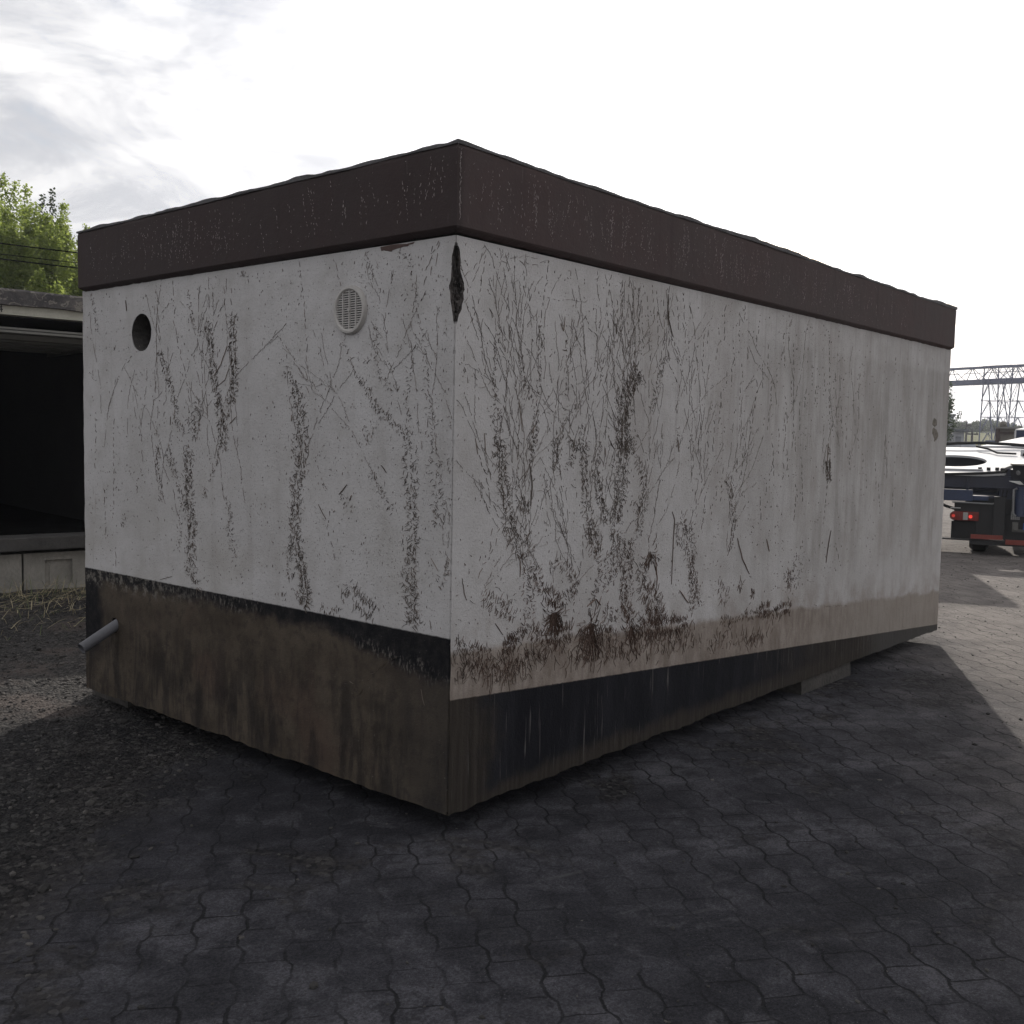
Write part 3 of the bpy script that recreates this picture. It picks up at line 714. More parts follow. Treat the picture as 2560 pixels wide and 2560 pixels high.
IVY=[
('L','h',0.0446,1.3,[(1.872,0.784),(1.859,0.875),(1.871,0.956),(1.852,1.04),(1.87,1.108),(1.882,1.217),(1.894,1.312),(1.881,1.408),(1.868,1.449)]),
('L','h',0.0292,0.8,[(1.832,1.49),(1.807,1.572),(1.795,1.652),(1.807,1.692)]),
('L','h',0.0319,0.7,[(1.868,1.531),(1.874,1.639)]),
('L','h',0.0199,0.6,[(1.93,1.523),(1.98,1.571)]),
('L','h',0.025,0.7,[(1.92,1.125),(1.957,1.185),(1.982,1.253),(2.019,1.314),(2.057,1.376),(2.096,1.444)]),
('L','h',0.0152,0.4,[(1.97,1.074),(1.977,0.962),(1.984,0.912)]),
('L','h',0.0342,1.2,[(1.573,1.442),(1.573,1.521),(1.595,1.599),(1.607,1.651),(1.63,1.691)]),
('L','h',0.0224,1.0,[(1.516,1.69),(1.539,1.638),(1.561,1.599),(1.573,1.547)]),
('L','h',0.0115,1.0,[(1.596,1.468),(1.63,1.401),(1.665,1.334),(1.701,1.286)]),
('L','h',0.0166,0.7,[(1.724,1.251),(1.748,1.196)]),
('L','h',0.0228,1.1,[(2.005,1.557),(1.998,1.626),(2.017,1.694)]),
('L','d',0.0065,0.6,[(2.121,1.556),(2.122,1.695)]),
('L','h',0.0145,0.9,[(2.157,1.146),(2.15,1.218),(2.176,1.273),(2.195,1.343),(2.187,1.45)]),
('L','h',0.0202,0.9,[(1.482,0.916),(1.511,1.005),(1.516,1.104),(1.539,1.194)]),
('L','h',0.0285,0.5,[(1.562,1.232),(1.584,1.218)]),
('L','h',0.0112,0.5,[(2.408,1.191),(2.393,1.264),(2.358,1.338)]),
('L','d',0.0076,0.9,[(2.748,0.885),(2.753,1.052),(2.757,1.204)]),
('L','d',0.0059,0.7,[(2.658,1.028),(2.651,1.284),(2.649,1.597)]),
('L','d',0.0062,0.5,[(2.863,1.276),(2.854,1.627)]),
('L','d',0.0059,0.7,[(2.638,0.735),(2.632,0.811)]),
('L','h',0.0145,0.5,[(2.561,0.982),(2.538,1.058)]),
('L','t',0.0056,1,[(1.522,1.573),(1.472,1.606)]),
('L','t',0.0051,1,[(2.062,1.563),(2.058,1.608)]),
('L','c',0.0553,0.8,[(1.835,0.725),(1.81,0.776)]),
('L','t',0.004,1,[(2.167,0.735),(2.049,0.765)]),
('L','h',0.0298,1.2,[(1.607,1.659),(1.641,1.738),(1.664,1.837),(1.681,1.922),(1.693,1.989),(1.722,2.075)]),
('L','h',0.0302,1.5,[(1.516,1.671),(1.483,1.748),(1.481,1.832),(1.5,1.928),(1.5,1.992),(1.496,2.1)]),
('L','t',0.0058,1,[(1.658,1.81),(1.595,1.867),(1.544,1.953)]),
('L','t',0.0046,1,[(1.63,1.757),(1.561,1.789),(1.527,1.846)]),
('L','d',0.0115,0.6,[(1.629,1.894),(1.595,1.952)]),
('L','h',0.0228,1.2,[(2.017,1.675),(2.054,1.765),(2.092,1.828),(2.131,1.891),(2.169,1.955)]),
('L','d',0.0091,1,[(2.156,1.996),(2.168,2.129),(2.18,2.213)]),
('L','d',0.0086,1,[(1.867,1.66),(1.916,1.844),(1.977,1.961),(2.014,2.085),(2.025,2.236),(2.031,2.317)]),
('L','d',0.0076,0.7,[(2.025,2.229),(2.122,2.16)]),
('L','h',0.0109,0.9,[(1.829,2.048),(1.865,2.157),(1.889,2.239)]),
('L','h',0.0168,0.7,[(1.799,2.033),(1.757,2.025)]),
('L','h',0.0144,0.6,[(1.794,1.94),(1.722,1.898)]),
('L','d',0.0081,0.7,[(1.675,2.001),(1.606,2.127)]),
('L','d',0.0056,0.6,[(1.572,2.124),(1.561,2.252)]),
('L','d',0.0055,0.6,[(1.505,2.133),(1.505,2.247)]),
('L','t',0.0071,1,[(2.496,2.185),(2.507,2.243)]),
('L','d',0.0066,0.8,[(2.199,2.242),(2.203,2.318)]),
('L','h',0.0107,0.7,[(1.364,2.261),(1.428,2.31)]),
('L','d',0.0073,0.8,[(2.64,1.967),(2.61,2.017)]),
('L','d',0.007,0.5,[(2.44,1.945),(2.497,1.889)]),
('L','h',0.0137,0.5,[(2.825,2.087),(2.853,2.208),(2.89,2.308)]),
('L','h',0.0138,0.5,[(2.853,1.802),(2.914,1.879)]),
('L','h',0.0309,1.5,[(0.947,1.438),(0.943,1.51),(0.957,1.57),(0.972,1.63),(0.992,1.69),(1.012,1.739)]),
('L','h',0.0125,1.2,[(0.958,1.69),(1.003,1.781)]),
('L','h',0.0117,1,[(1.012,1.727),(1.037,1.782),(1.082,1.819)]),
('L','h',0.0216,0.7,[(1.01,1.436),(1.006,1.533)]),
('L','t',0.0069,1,[(1.029,1.588),(1.029,1.618)]),
('L','d',0.0057,1,[(0.906,1.701),(0.916,1.808),(0.927,1.927),(0.938,2.076),(0.963,2.225),(0.978,2.303)]),
('L','d',0.0035,1,[(0.682,2.156),(0.718,2.261),(0.755,2.31)]),
('L','h',0.0174,1.0,[(0.271,1.531),(0.336,1.574),(0.418,1.623),(0.486,1.685),(0.529,1.742),(0.555,1.771)]),
('L','h',0.0111,0.8,[(0.546,1.753),(0.607,1.829),(0.643,1.898),(0.688,1.94)]),
('L','h',0.0205,0.8,[(0.254,1.455),(0.26,1.547)]),
('L','h',0.0157,0.5,[(0.26,1.547),(0.257,1.629),(0.259,1.71),(0.245,1.828),(0.223,1.897)]),
('L','h',0.0135,0.8,[(0.1,1.459),(0.11,1.575),(0.135,1.66),(0.151,1.735),(0.156,1.809)]),
('L','h',0.0076,0.7,[(0.156,1.809),(0.177,1.895),(0.198,2.002),(0.227,2.11),(0.244,2.207),(0.261,2.256),(0.324,2.278)]),
('L','h',0.0088,0.9,[(0.314,1.711),(0.379,1.739),(0.429,1.779),(0.451,1.851),(0.46,1.935),(0.469,1.991)]),
('L','h',0.0082,1,[(0.426,2.142),(0.447,2.154)]),
('L','h',0.01,0.9,[(0.485,2.19),(0.511,2.264),(0.528,2.31)]),
('L','h',0.0068,0.7,[(0.552,2.179),(0.565,2.225)]),
('L','d',0.0044,1.5,[(0.084,2.316),(0.124,2.258),(0.153,2.214),(0.175,2.195)]),
('L','d',0.0051,1.5,[(0.081,2.316),(0.109,2.241),(0.145,2.187),(0.182,2.143)]),
('L','d',0.0037,1.2,[(0.128,2.295),(0.134,2.228)]),
('L','h',0.01,0.7,[(0.459,1.584),(0.483,1.528),(0.504,1.494),(0.535,1.573)]),
('L','h',0.0068,0.8,[(0.522,1.848),(0.48,1.858)]),
('L','d',0.0039,0.9,[(0.251,1.946),(0.256,2.005),(0.268,2.038)]),
('L','d',0.0039,0.9,[(0.245,1.823),(0.239,1.908)]),
('L','d',0.0046,0.9,[(0.177,1.468),(0.14,1.575)]),
('L','d',0.0044,0.9,[(0.046,1.681),(0.045,1.722)]),
('L','h',0.0087,1,[(0.006,1.555),(0.019,1.618)]),
('L','h',0.0425,1.6,[(0.952,1.43),(0.961,1.37),(0.99,1.32),(0.999,1.246),(0.998,1.155),(1.007,1.087),(0.997,1.038),(0.987,0.965),(0.948,0.926),(0.937,0.854),(0.927,0.793),(0.936,0.737)]),
('L','c',0.026,1.0,[(1.062,1.008),(1.046,0.948),(1.046,0.873),(1.021,0.851)]),
('L','c',0.0485,0.9,[(0.937,0.847),(0.917,0.776),(0.946,0.736)]),
('L','h',0.0362,1.1,[(0.254,1.448),(0.253,1.416),(0.244,1.34),(0.227,1.269),(0.226,1.177),(0.216,1.095),(0.231,1.033),(0.237,0.956),(0.244,0.9),(0.211,0.837),(0.218,0.748)]),
('L','c',0.0475,0.9,[(0.244,0.911),(0.212,0.848),(0.218,0.742)]),
('L','d',0.0064,0.9,[(0.281,1.173),(0.274,1.029)]),
('L','h',0.03,0.6,[(0.1,1.452),(0.099,1.399),(0.083,1.32),(0.074,1.24),(0.072,1.171)]),
('L','h',0.0146,0.5,[(0.012,1.455),(0.01,1.376),(0.006,1.218)]),
('L','h',0.0135,0.9,[(0.473,1.369),(0.43,1.309),(0.379,1.25),(0.338,1.219)]),
('L','h',0.0151,1,[(0.464,1.375),(0.473,1.364)]),
('L','c',0.0489,1.0,[(0.631,0.88),(0.586,0.827),(0.533,0.792),(0.447,0.774)]),
('L','c',0.0316,0.6,[(0.675,0.805),(0.639,0.821)]),
('L','c',0.0263,0.8,[(0.821,0.745),(0.674,0.743)]),
('L','c',0.0265,0.8,[(1.106,0.767),(1.065,0.765)]),
('L','t',0.0047,0.9,[(0.835,1.216),(0.779,1.151)]),
('L','t',0.0062,1,[(0.636,1.314),(0.689,1.268)]),
('L','t',0.0053,1,[(0.609,1.266),(0.619,1.243)]),
('L','t',0.0054,1,[(0.72,1.196),(0.729,1.187)]),
('L','h',0.0197,0.5,[(0.68,1.268),(0.644,1.241),(0.591,1.21)]),
('L','h',0.0129,0.6,[(0.79,1.316),(0.789,1.281)]),
('L','d',0.0046,0.8,[(0.752,1.2),(0.765,1.11),(0.713,0.984)]),
('L','d',0.0075,0.8,[(0.866,1.432),(0.818,1.351)]),
('L','t',0.0038,1,[(0.115,1.038),(0.072,0.989)]),
('L','t',0.0038,1,[(0.117,0.783),(0.105,0.746)]),
('L','c',0.0161,3.0,[(-0.004,1.049),(0.031,0.971)]),
('L','c',0.0298,0.4,[(0.053,0.98),(0.075,0.918)]),
('L','t',0.005,1,[(0.419,1.405),(0.385,1.375)]),
('L','d',0.0057,1.2,[(0.295,0.608),(0.393,0.558),(0.485,0.474),(0.528,0.42)]),
('L','d',0.0063,1,[(0.652,0.427),(0.616,0.451),(0.576,0.429)]),
('L','t',0.0047,1,[(0.162,0.49),(0.141,0.427)]),
('R','h',0.0249,1.2,[(0.271,1.461),(0.268,1.555),(0.254,1.636)]),
('R','h',0.0091,1.0,[(0.254,1.636),(0.238,1.744),(0.24,1.826),(0.25,1.918),(0.264,2.0)]),
('R','d',0.005,1.2,[(0.297,1.878),(0.301,2.02),(0.307,2.107)]),
('R','d',0.004,0.8,[(0.219,2.001),(0.214,2.054)]),
('R','d',0.0049,1.2,[(0.242,1.772),(0.182,1.736),(0.125,1.765)]),
('R','d',0.0058,1.2,[(0.255,1.745),(0.332,1.823)]),
('R','d',0.0039,1.0,[(0.083,1.736),(0.062,1.803),(0.042,1.864)]),
('R','d',0.0038,1.0,[(0.041,2.046),(0.093,2.145),(0.167,2.286)]),
('R','d',0.0047,1.0,[(0.13,2.05),(0.147,2.152),(0.168,2.26)]),
('R','d',0.0038,0.9,[(0.067,1.95),(0.119,2.033)]),
('R','d',0.0045,1,[(0.046,2.155),(0.084,2.201)]),
('R','d',0.0032,0.8,[(0.175,2.308),(0.122,2.222)]),
('R','d',0.0032,1.2,[(0.215,2.283),(0.265,2.253),(0.348,2.281),(0.399,2.266),(0.469,2.265),(0.558,2.294)]),
('R','d',0.0033,1.0,[(0.248,2.266),(0.365,2.278),(0.416,2.293),(0.594,2.299)]),
('R','d',0.0035,0.8,[(0.412,2.147),(0.412,2.263)]),
('R','d',0.0043,1,[(0.415,2.054),(0.473,2.138),(0.507,2.198)]),
('R','d',0.0044,1,[(0.425,1.994),(0.494,2.062)]),
('R','d',0.0042,1,[(0.336,2.122),(0.38,2.05),(0.417,1.998)]),
('R','d',0.0036,1,[(0.554,2.142),(0.656,2.136),(0.742,2.152),(0.831,2.15)]),
('R','h',0.0109,1.2,[(0.524,1.702),(0.529,1.816),(0.53,1.93),(0.527,2.014)]),
('R','d',0.0072,1,[(0.527,2.014),(0.546,2.129),(0.577,2.286)]),
('R','h',0.0153,1.1,[(0.504,1.473),(0.505,1.576),(0.516,1.668),(0.451,1.727),(0.414,1.809),(0.398,1.886)]),
('R','h',0.0214,0.8,[(0.477,1.473),(0.51,1.588)]),
('R','t',0.0072,1,[(0.484,1.553),(0.505,1.587)]),
('R','t',0.0052,1,[(0.396,1.697),(0.411,1.613),(0.423,1.56)]),
('R','t',0.0057,1,[(0.669,2.039),(0.69,2.007),(0.7,2.071)]),
('R','d',0.0055,1.2,[(0.582,1.877),(0.618,1.902)]),
('R','t',0.0048,1,[(0.688,1.925),(0.722,1.922)]),
('R','d',0.0049,0.8,[(0.788,1.962),(0.795,2.04),(0.863,2.088)]),
('R','h',0.0087,0.8,[(0.73,1.711),(0.725,1.828),(0.71,1.979)]),
('R','d',0.0069,1.2,[(0.794,1.708),(0.766,1.772),(0.759,1.848)]),
('R','d',0.006,1.2,[(0.798,1.606),(0.789,1.695)]),
('R','h',0.0189,1.0,[(0.643,1.462),(0.661,1.509),(0.683,1.55),(0.715,1.592)]),
('R','h',0.0077,0.8,[(0.72,1.598),(0.732,1.64)]),
('R','h',0.0156,1.0,[(0.736,1.539),(0.797,1.486),(0.845,1.553),(0.858,1.595)]),
('R','d',0.0052,1,[(0.97,1.996),(0.907,2.02),(0.859,2.076)]),
('R','d',0.0064,1,[(1.01,1.815),(0.955,1.855),(0.938,1.902)]),
('R','d',0.0073,1,[(0.951,1.72),(0.987,1.844),(1.012,1.999)]),
('R','d',0.0085,1.0,[(1.032,2.032),(1.016,2.152),(1.036,2.301)]),
('R','t',0.0098,1,[(1.096,2.031),(1.089,2.08)]),
('R','h',0.0617,1.5,[(1.178,1.475),(1.185,1.571),(1.169,1.666),(1.209,1.763),(1.263,1.829),(1.295,1.883)]),
('R','h',0.0116,0.7,[(1.297,1.838),(1.37,1.79)]),
('R','h',0.0111,0.7,[(1.133,1.475),(1.116,1.727),(1.118,1.802)]),
('R','c',0.0116,1,[(1.291,1.489),(1.277,1.553),(1.311,1.567)]),
('R','h',0.0192,1.0,[(1.411,1.68),(1.455,1.774),(1.508,1.91),(1.549,1.959)]),
('R','d',0.0143,0.7,[(1.391,1.843),(1.46,1.9),(1.504,1.989)]),
('R','t',0.0074,1,[(1.538,2.269),(1.541,2.164),(1.59,2.062)]),
('R','h',0.0148,1.5,[(1.53,2.182),(1.545,2.144)]),
('R','d',0.0078,1.0,[(1.679,1.798),(1.583,1.914),(1.569,1.947)]),
('R','h',0.0103,1.5,[(1.647,1.688),(1.66,1.695)]),
('R','h',0.0117,0.9,[(1.678,1.491),(1.672,1.6)]),
('R','d',0.0065,1,[(1.699,1.902),(1.629,1.998),(1.575,2.061)]),
('R','d',0.0055,1.2,[(1.1,1.488),(1.031,1.568)]),
('R','d',0.0044,0.9,[(1.088,1.619),(1.015,1.686)]),
('R','h',0.0084,0.7,[(0.957,1.567),(0.975,1.635)]),
('R','t',0.0047,1,[(0.128,1.526),(0.145,1.461)]),
('R','t',0.0048,1,[(0.181,1.548),(0.193,1.461)]),
('R','h',0.009,1,[(-0.009,1.607),(-0.015,1.555)]),
('R','d',0.0065,0.9,[(1.086,2.049),(1.05,2.15)]),
('R','d',0.0066,0.9,[(1.119,1.994),(1.092,2.205)]),
('R','d',0.0066,0.9,[(1.153,1.937),(1.134,2.261)]),
('R','d',0.0068,0.9,[(1.212,1.882),(1.184,2.162)]),
('R','d',0.0068,0.9,[(1.234,2.078),(1.227,2.218)]),
('R','d',0.0069,0.9,[(1.296,2.024),(1.271,2.275)]),
('R','d',0.007,0.9,[(1.331,1.966),(1.304,2.173)]),
('R','d',0.0071,0.9,[(1.394,1.91),(1.349,2.23)]),
('R','d',0.0072,0.9,[(1.417,2.111),(1.394,2.288)]),
('R','d',0.0072,0.9,[(1.454,2.053),(1.449,2.186)]),
('R','d',0.0074,0.9,[(1.52,1.996),(1.496,2.244)]),
('R','d',0.0075,0.9,[(1.558,1.937),(1.543,2.304)]),
('R','d',0.0076,0.9,[(1.61,2.145),(1.579,2.197)]),
('R','d',0.0077,0.9,[(1.649,2.086),(1.628,2.257)]),
('R','d',0.0078,0.9,[(1.719,2.028),(1.677,2.318)]),
('R','h',0.0366,1.5,[(0.278,1.521),(0.288,1.439),(0.307,1.355)]),
('R','c',0.0421,1.0,[(0.303,1.356),(0.327,1.283),(0.341,1.209),(0.356,1.135)]),
('R','h',0.041,1.0,[(0.337,1.209),(0.365,1.129),(0.393,1.071)]),
('R','t',0.0059,1,[(0.291,1.334),(0.309,1.3),(0.311,1.233)]),
('R','c',0.0613,0.35,[(0.401,1.087),(0.492,1.018)]),
('R','t',0.0061,1,[(0.403,1.036),(0.426,1.0),(0.428,0.934)]),
('R','c',0.0233,1.0,[(0.462,0.985),(0.468,0.921),(0.467,0.835),(0.479,0.746)]),
('R','c',0.0255,0.9,[(0.511,1.005),(0.509,0.918),(0.517,0.829),(0.506,0.731)]),
('R','c',0.038,1.8,[(0.479,0.728),(0.431,0.682),(0.379,0.655),(0.311,0.636)]),
('R','c',0.0294,3.0,[(0.345,0.642),(0.415,0.65)]),
('R','d',0.0063,2.0,[(0.132,1.52),(0.149,1.461),(0.183,1.396),(0.2,1.357),(0.226,1.286),(0.27,1.212)]),
('R','d',0.0056,1.6,[(0.187,1.52),(0.198,1.444),(0.211,1.401),(0.224,1.351)]),
('R','d',0.004,1.0,[(0.168,1.358),(0.173,1.293),(0.22,1.22)]),
('R','d',0.0051,1.5,[(0.292,1.167),(0.265,1.091),(0.233,1.043),(0.177,0.981)]),
('R','d',0.005,0.9,[(0.246,1.164),(0.224,1.066)]),
('R','t',0.0072,1,[(0.485,1.238),(0.496,1.323),(0.475,1.421)]),
('R','t',0.0036,1,[(0.475,1.41),(0.437,1.342)]),
('R','t',0.0036,1,[(0.462,1.393),(0.406,1.348)]),
('R','t',0.0045,1,[(0.5,1.346),(0.513,1.358)]),
('R','c',0.0333,3.0,[(0.413,1.269),(0.45,1.233),(0.481,1.232)]),
('R','h',0.0105,0.9,[(0.401,1.376),(0.395,1.309),(0.405,1.263)]),
('R','h',0.0107,0.6,[(0.453,1.13),(0.401,1.099),(0.332,1.109)]),
('R','t',0.0036,1,[(0.444,1.125),(0.47,1.164)]),
('R','h',0.0157,0.7,[(0.401,1.523),(0.408,1.438)]),
('R','h',0.0161,0.7,[(0.476,1.524),(0.475,1.421)]),
('R','c',0.044,1.3,[(0.53,0.974),(0.55,0.914),(0.58,0.852),(0.647,0.827),(0.706,0.791)]),
('R','c',0.0351,1.0,[(0.706,0.791),(0.774,0.82),(0.833,0.851),(0.8,0.903),(0.749,0.95),(0.699,0.981),(0.624,0.958)]),
('R','c',0.0424,0.8,[(0.192,0.883),(0.246,0.852),(0.306,0.812),(0.394,0.762)]),
('R','c',0.0228,0.6,[(0.391,0.854),(0.339,0.848),(0.328,0.804)]),
('R','d',0.005,1,[(0.261,0.912),(0.308,0.882)]),
('R','t',0.0047,1,[(0.067,0.953),(0.076,0.903),(0.092,0.869)]),
('R','d',0.0047,1.4,[(0.096,0.874),(0.14,0.853)]),
('R','t',0.005,1,[(0.27,0.752),(0.322,0.697)]),
('R','c',0.0136,3.0,[(-0.011,1.029),(-0.004,1.05),(-0.033,0.983)]),
('R','k',0.0771,4,[(0.669,0.753),(0.674,0.734)]),
('R','k',0.048,1.5,[(0.659,0.76),(0.698,0.743)]),
('R','k',0.0843,2.2,[(0.943,0.677),(0.954,0.657)]),
('R','k',0.1157,1.6,[(0.934,0.647),(0.967,0.592)]),
('R','k',0.0704,1.2,[(1.288,0.628),(1.295,0.6)]),
('R','c',0.042,1.8,[(0.503,0.69),(0.606,0.641),(0.692,0.641),(0.81,0.65)]),
('R','h',0.0325,1.3,[(0.866,1.528),(0.87,1.437),(0.875,1.315),(0.888,1.235),(0.923,1.159),(0.953,1.065)]),
('R','h',0.0458,1.5,[(0.924,1.135),(0.958,1.058),(0.992,0.999)]),
('R','c',0.0298,1.2,[(0.993,0.993),(1.023,0.915),(0.999,0.841),(0.939,0.772)]),
('R','t',0.0085,1,[(0.986,0.779),(1.025,0.746)]),
('R','t',0.0073,1.4,[(0.919,0.752),(0.981,0.78)]),
('R','h',0.0313,1.0,[(0.949,1.406),(1.003,1.25),(1.049,1.179),(1.083,1.139)]),
('R','h',0.0189,0.6,[(0.975,1.529),(0.985,1.406)]),
('R','h',0.0515,1.7,[(1.175,1.532),(1.181,1.404),(1.174,1.315),(1.146,1.2),(1.132,1.15)]),
('R','h',0.0454,1.2,[(1.22,1.532),(1.247,1.455)]),
('R','h',0.0442,0.8,[(1.115,1.15),(1.151,1.091)]),
('R','h',0.0199,1.5,[(1.107,1.087),(1.11,0.991),(1.119,0.842)]),
('R','h',0.0247,1.0,[(1.162,1.097),(1.163,0.955),(1.172,0.889)]),
('R','h',0.0391,1.7,[(1.238,1.047),(1.226,0.95),(1.241,0.883),(1.211,0.788),(1.213,0.742)]),
('R','h',0.0163,1.2,[(1.279,1.044),(1.274,0.913),(1.287,0.76)]),
('R','c',0.0504,1.5,[(1.213,0.742),(1.286,0.661),(1.265,0.617)]),
('R','h',0.0349,1.0,[(1.3,1.442),(1.369,1.35),(1.386,1.257),(1.343,1.173),(1.331,1.061)]),
('R','h',0.0161,0.6,[(1.258,1.228),(1.363,1.231)]),
('R','k',0.0732,0.6,[(1.436,0.981),(1.45,0.953)]),
('R','c',0.0577,1.0,[(1.38,0.898),(1.361,0.82),(1.399,0.769)]),
('R','c',0.0726,1.1,[(1.399,0.769),(1.474,0.734),(1.539,0.679),(1.582,0.591)]),
('R','c',0.0239,0.8,[(1.057,0.995),(1.072,0.898),(1.066,0.803)]),
('R','c',0.0443,0.8,[(1.102,0.728),(1.071,0.687)]),
('R','c',0.0382,1.0,[(1.147,0.717),(1.128,0.648),(1.062,0.63)]),
('R','c',0.0971,0.9,[(1.404,0.667),(1.432,0.596),(1.533,0.556)]),
('R','t',0.0074,1,[(1.487,0.957),(1.514,0.839),(1.514,0.791)]),
('R','t',0.0038,1,[(1.514,0.791),(1.493,0.732)]),
('R','t',0.0038,1,[(1.538,0.803),(1.528,0.769)]),
('R','t',0.0064,1,[(1.639,1.167),(1.667,1.124),(1.66,1.021),(1.654,0.785)]),
('R','h',0.0183,0.6,[(1.681,1.11),(1.7,1.011),(1.754,0.98)]),
('R','h',0.0344,0.8,[(1.731,1.142),(1.79,1.048)]),
('R','t',0.0093,1,[(1.735,0.745),(1.83,0.668)]),
('R','d',0.0074,1.0,[(1.477,1.133),(1.483,1.247),(1.516,1.334)]),
('R','d',0.0075,0.9,[(1.547,1.212),(1.646,1.256)]),
('R','t',0.0104,1,[(1.675,1.538),(1.685,1.476)]),
('R','t',0.0054,1,[(1.065,1.53),(1.105,1.487)]),
('R','t',0.0054,1,[(1.029,1.493),(1.037,1.449)]),
('R','d',0.0065,1,[(1.07,1.424),(1.115,1.398)]),
('R','h',0.0247,1.4,[(0.66,1.526),(0.653,1.467),(0.66,1.391)]),
('R','h',0.0134,1.4,[(0.678,1.414),(0.685,1.361)]),
('R','d',0.0057,0.9,[(0.667,1.343),(0.611,1.303),(0.537,1.305)]),
('R','h',0.0137,1.1,[(0.747,1.527),(0.797,1.491),(0.779,1.443),(0.732,1.396)]),
('R','h',0.014,1,[(0.807,1.491),(0.836,1.528)]),
('R','d',0.0059,0.8,[(0.754,1.336),(0.809,1.31),(0.816,1.274)]),
('R','d',0.008,0.8,[(0.822,1.365),(0.854,1.34)]),
('R','d',0.0041,1.2,[(0.871,1.162),(0.872,1.008),(0.851,0.911)]),
('R','d',0.0071,0.9,[(0.822,0.858),(0.809,0.693)]),
('R','c',0.0308,1.4,[(0.019,0.689),(0.089,0.673),(0.153,0.653),(0.252,0.627)]),
('R','c',0.0369,0.9,[(0.852,0.626),(1.009,0.624),(1.176,0.57)]),
('R','c',0.054,1.3,[(1.29,0.581),(1.47,0.578),(1.66,0.567),(1.833,0.567)]),
('R','r',0.0713,0.55,[(0.097,0.656),(0.115,0.587)]),
('R','r',0.0761,0.55,[(0.278,0.618),(0.297,0.547)]),
('R','r',0.0799,0.55,[(0.416,0.609),(0.436,0.536)]),
('R','r',0.0821,0.55,[(0.497,0.609),(0.517,0.535)]),
('R','r',0.0854,0.55,[(0.616,0.628),(0.638,0.552)]),
('R','r',0.0929,0.55,[(0.874,0.592),(0.897,0.513)]),
('R','r',0.0961,0.55,[(0.979,0.577),(1.003,0.497)]),
('R','r',0.1008,0.55,[(1.132,0.556),(1.158,0.474)]),
('R','r',0.1058,0.55,[(1.292,0.547),(1.319,0.463)]),
('R','r',0.1112,0.55,[(1.46,0.538),(1.489,0.452)]),
('R','r',0.117,0.55,[(1.636,0.542),(1.667,0.454)]),
('R','r',0.1224,0.55,[(1.795,0.529),(1.827,0.438)]),
('R','r',0.0728,0.55,[(0.154,0.614),(0.172,0.545)]),
('R','r',0.078,0.55,[(0.347,0.573),(0.367,0.501)]),
('R','h',0.0533,1.0,[(1.804,1.097),(1.854,0.86),(1.924,0.617)]),
('R','h',0.0242,0.9,[(2.268,0.915),(2.307,1.072),(2.289,1.191),(2.2,1.321)]),
('R','d',0.0162,0.8,[(2.288,1.201),(2.402,1.317),(2.529,1.869)]),
('R','d',0.0122,0.8,[(2.307,1.072),(2.434,1.166)]),
('R','d',0.012,0.9,[(2.241,0.868),(2.271,1.014)]),
('R','t',0.0144,1,[(2.348,0.985),(2.415,0.864),(2.511,0.765)]),
('R','d',0.0141,2.0,[(2.886,1.467),(2.927,1.679),(2.993,1.745)]),
('R','d',0.0094,1,[(2.907,1.308),(2.905,1.436)]),
('R','t',0.0113,1,[(2.711,0.957),(2.751,0.881)]),
('R','d',0.012,0.8,[(2.993,1.745),(3.006,1.873),(2.971,2.135)]),
('R','t',0.0252,1.5,[(3.636,0.958),(3.603,0.867),(3.579,0.747)]),
('R','d',0.0114,0.9,[(3.7,0.884),(3.834,0.697)]),
('R','t',0.0082,1,[(3.537,1.537),(3.535,1.423)]),
('R','c',0.0602,3.5,[(3.548,1.423),(3.569,1.296)]),
('R','c',0.0273,1.6,[(3.553,1.514),(3.563,1.468)]),
('R','d',0.016,0.5,[(3.479,2.255),(3.56,1.583)]),
('R','d',0.0136,0.7,[(3.509,0.988),(3.549,1.274)]),
('R','h',0.1721,0.18,[(3.054,0.772),(3.187,0.672)]),
('R','h',0.0484,0.5,[(2.985,0.734),(3.088,0.659)]),
('R','c',0.0304,3.5,[(2.537,0.649),(2.581,0.634)]),
('R','d',0.017,1,[(2.46,0.534),(2.551,0.606)]),
('R','c',0.0587,0.4,[(2.143,0.729),(2.247,0.649)]),
('R','c',0.0512,0.5,[(2.817,0.492),(3.003,0.514),(3.078,0.495)]),
('R','c',0.0542,0.7,[(2.384,0.726),(2.427,0.701)]),
('R','c',0.0489,1.6,[(2.633,0.535),(2.791,0.527)]),
('R','d',0.0212,0.8,[(3.357,0.491),(3.631,0.449),(3.921,0.423)]),
('R','d',0.0111,1,[(2.004,2.223),(1.833,2.051)]),
('R','d',0.0149,0.9,[(1.975,1.249),(1.95,1.07)]),
('R','d',0.0087,0.8,[(1.772,2.181),(1.745,2.232)]),
('R','d',0.0094,0.8,[(2.035,1.961),(2.059,2.069)]),
('R','d',0.0101,0.8,[(2.319,1.724),(2.331,1.886)]),
('R','d',0.0109,0.8,[(2.616,1.618),(2.626,1.689)]),
('R','d',0.0119,0.8,[(2.951,1.344),(2.945,1.474)]),
('R','d',0.0091,0.8,[(1.883,1.111),(1.868,1.275)]),
('R','d',0.0094,0.8,[(2.073,2.086),(2.054,2.157)]),
('R','d',0.0102,0.8,[(2.36,1.853),(2.325,1.978)]),
('R','d',0.0111,0.8,[(2.672,1.599),(2.697,1.788)]),
('R','d',0.012,0.8,[(2.999,1.483),(3.022,1.576)]),
('R','d',0.0092,0.8,[(1.921,1.232),(1.927,1.363)]),
('R','d',0.0096,0.8,[(2.122,2.072),(2.115,2.253)]),
('R','d',0.0103,0.8,[(2.402,1.983),(2.391,2.076)]),
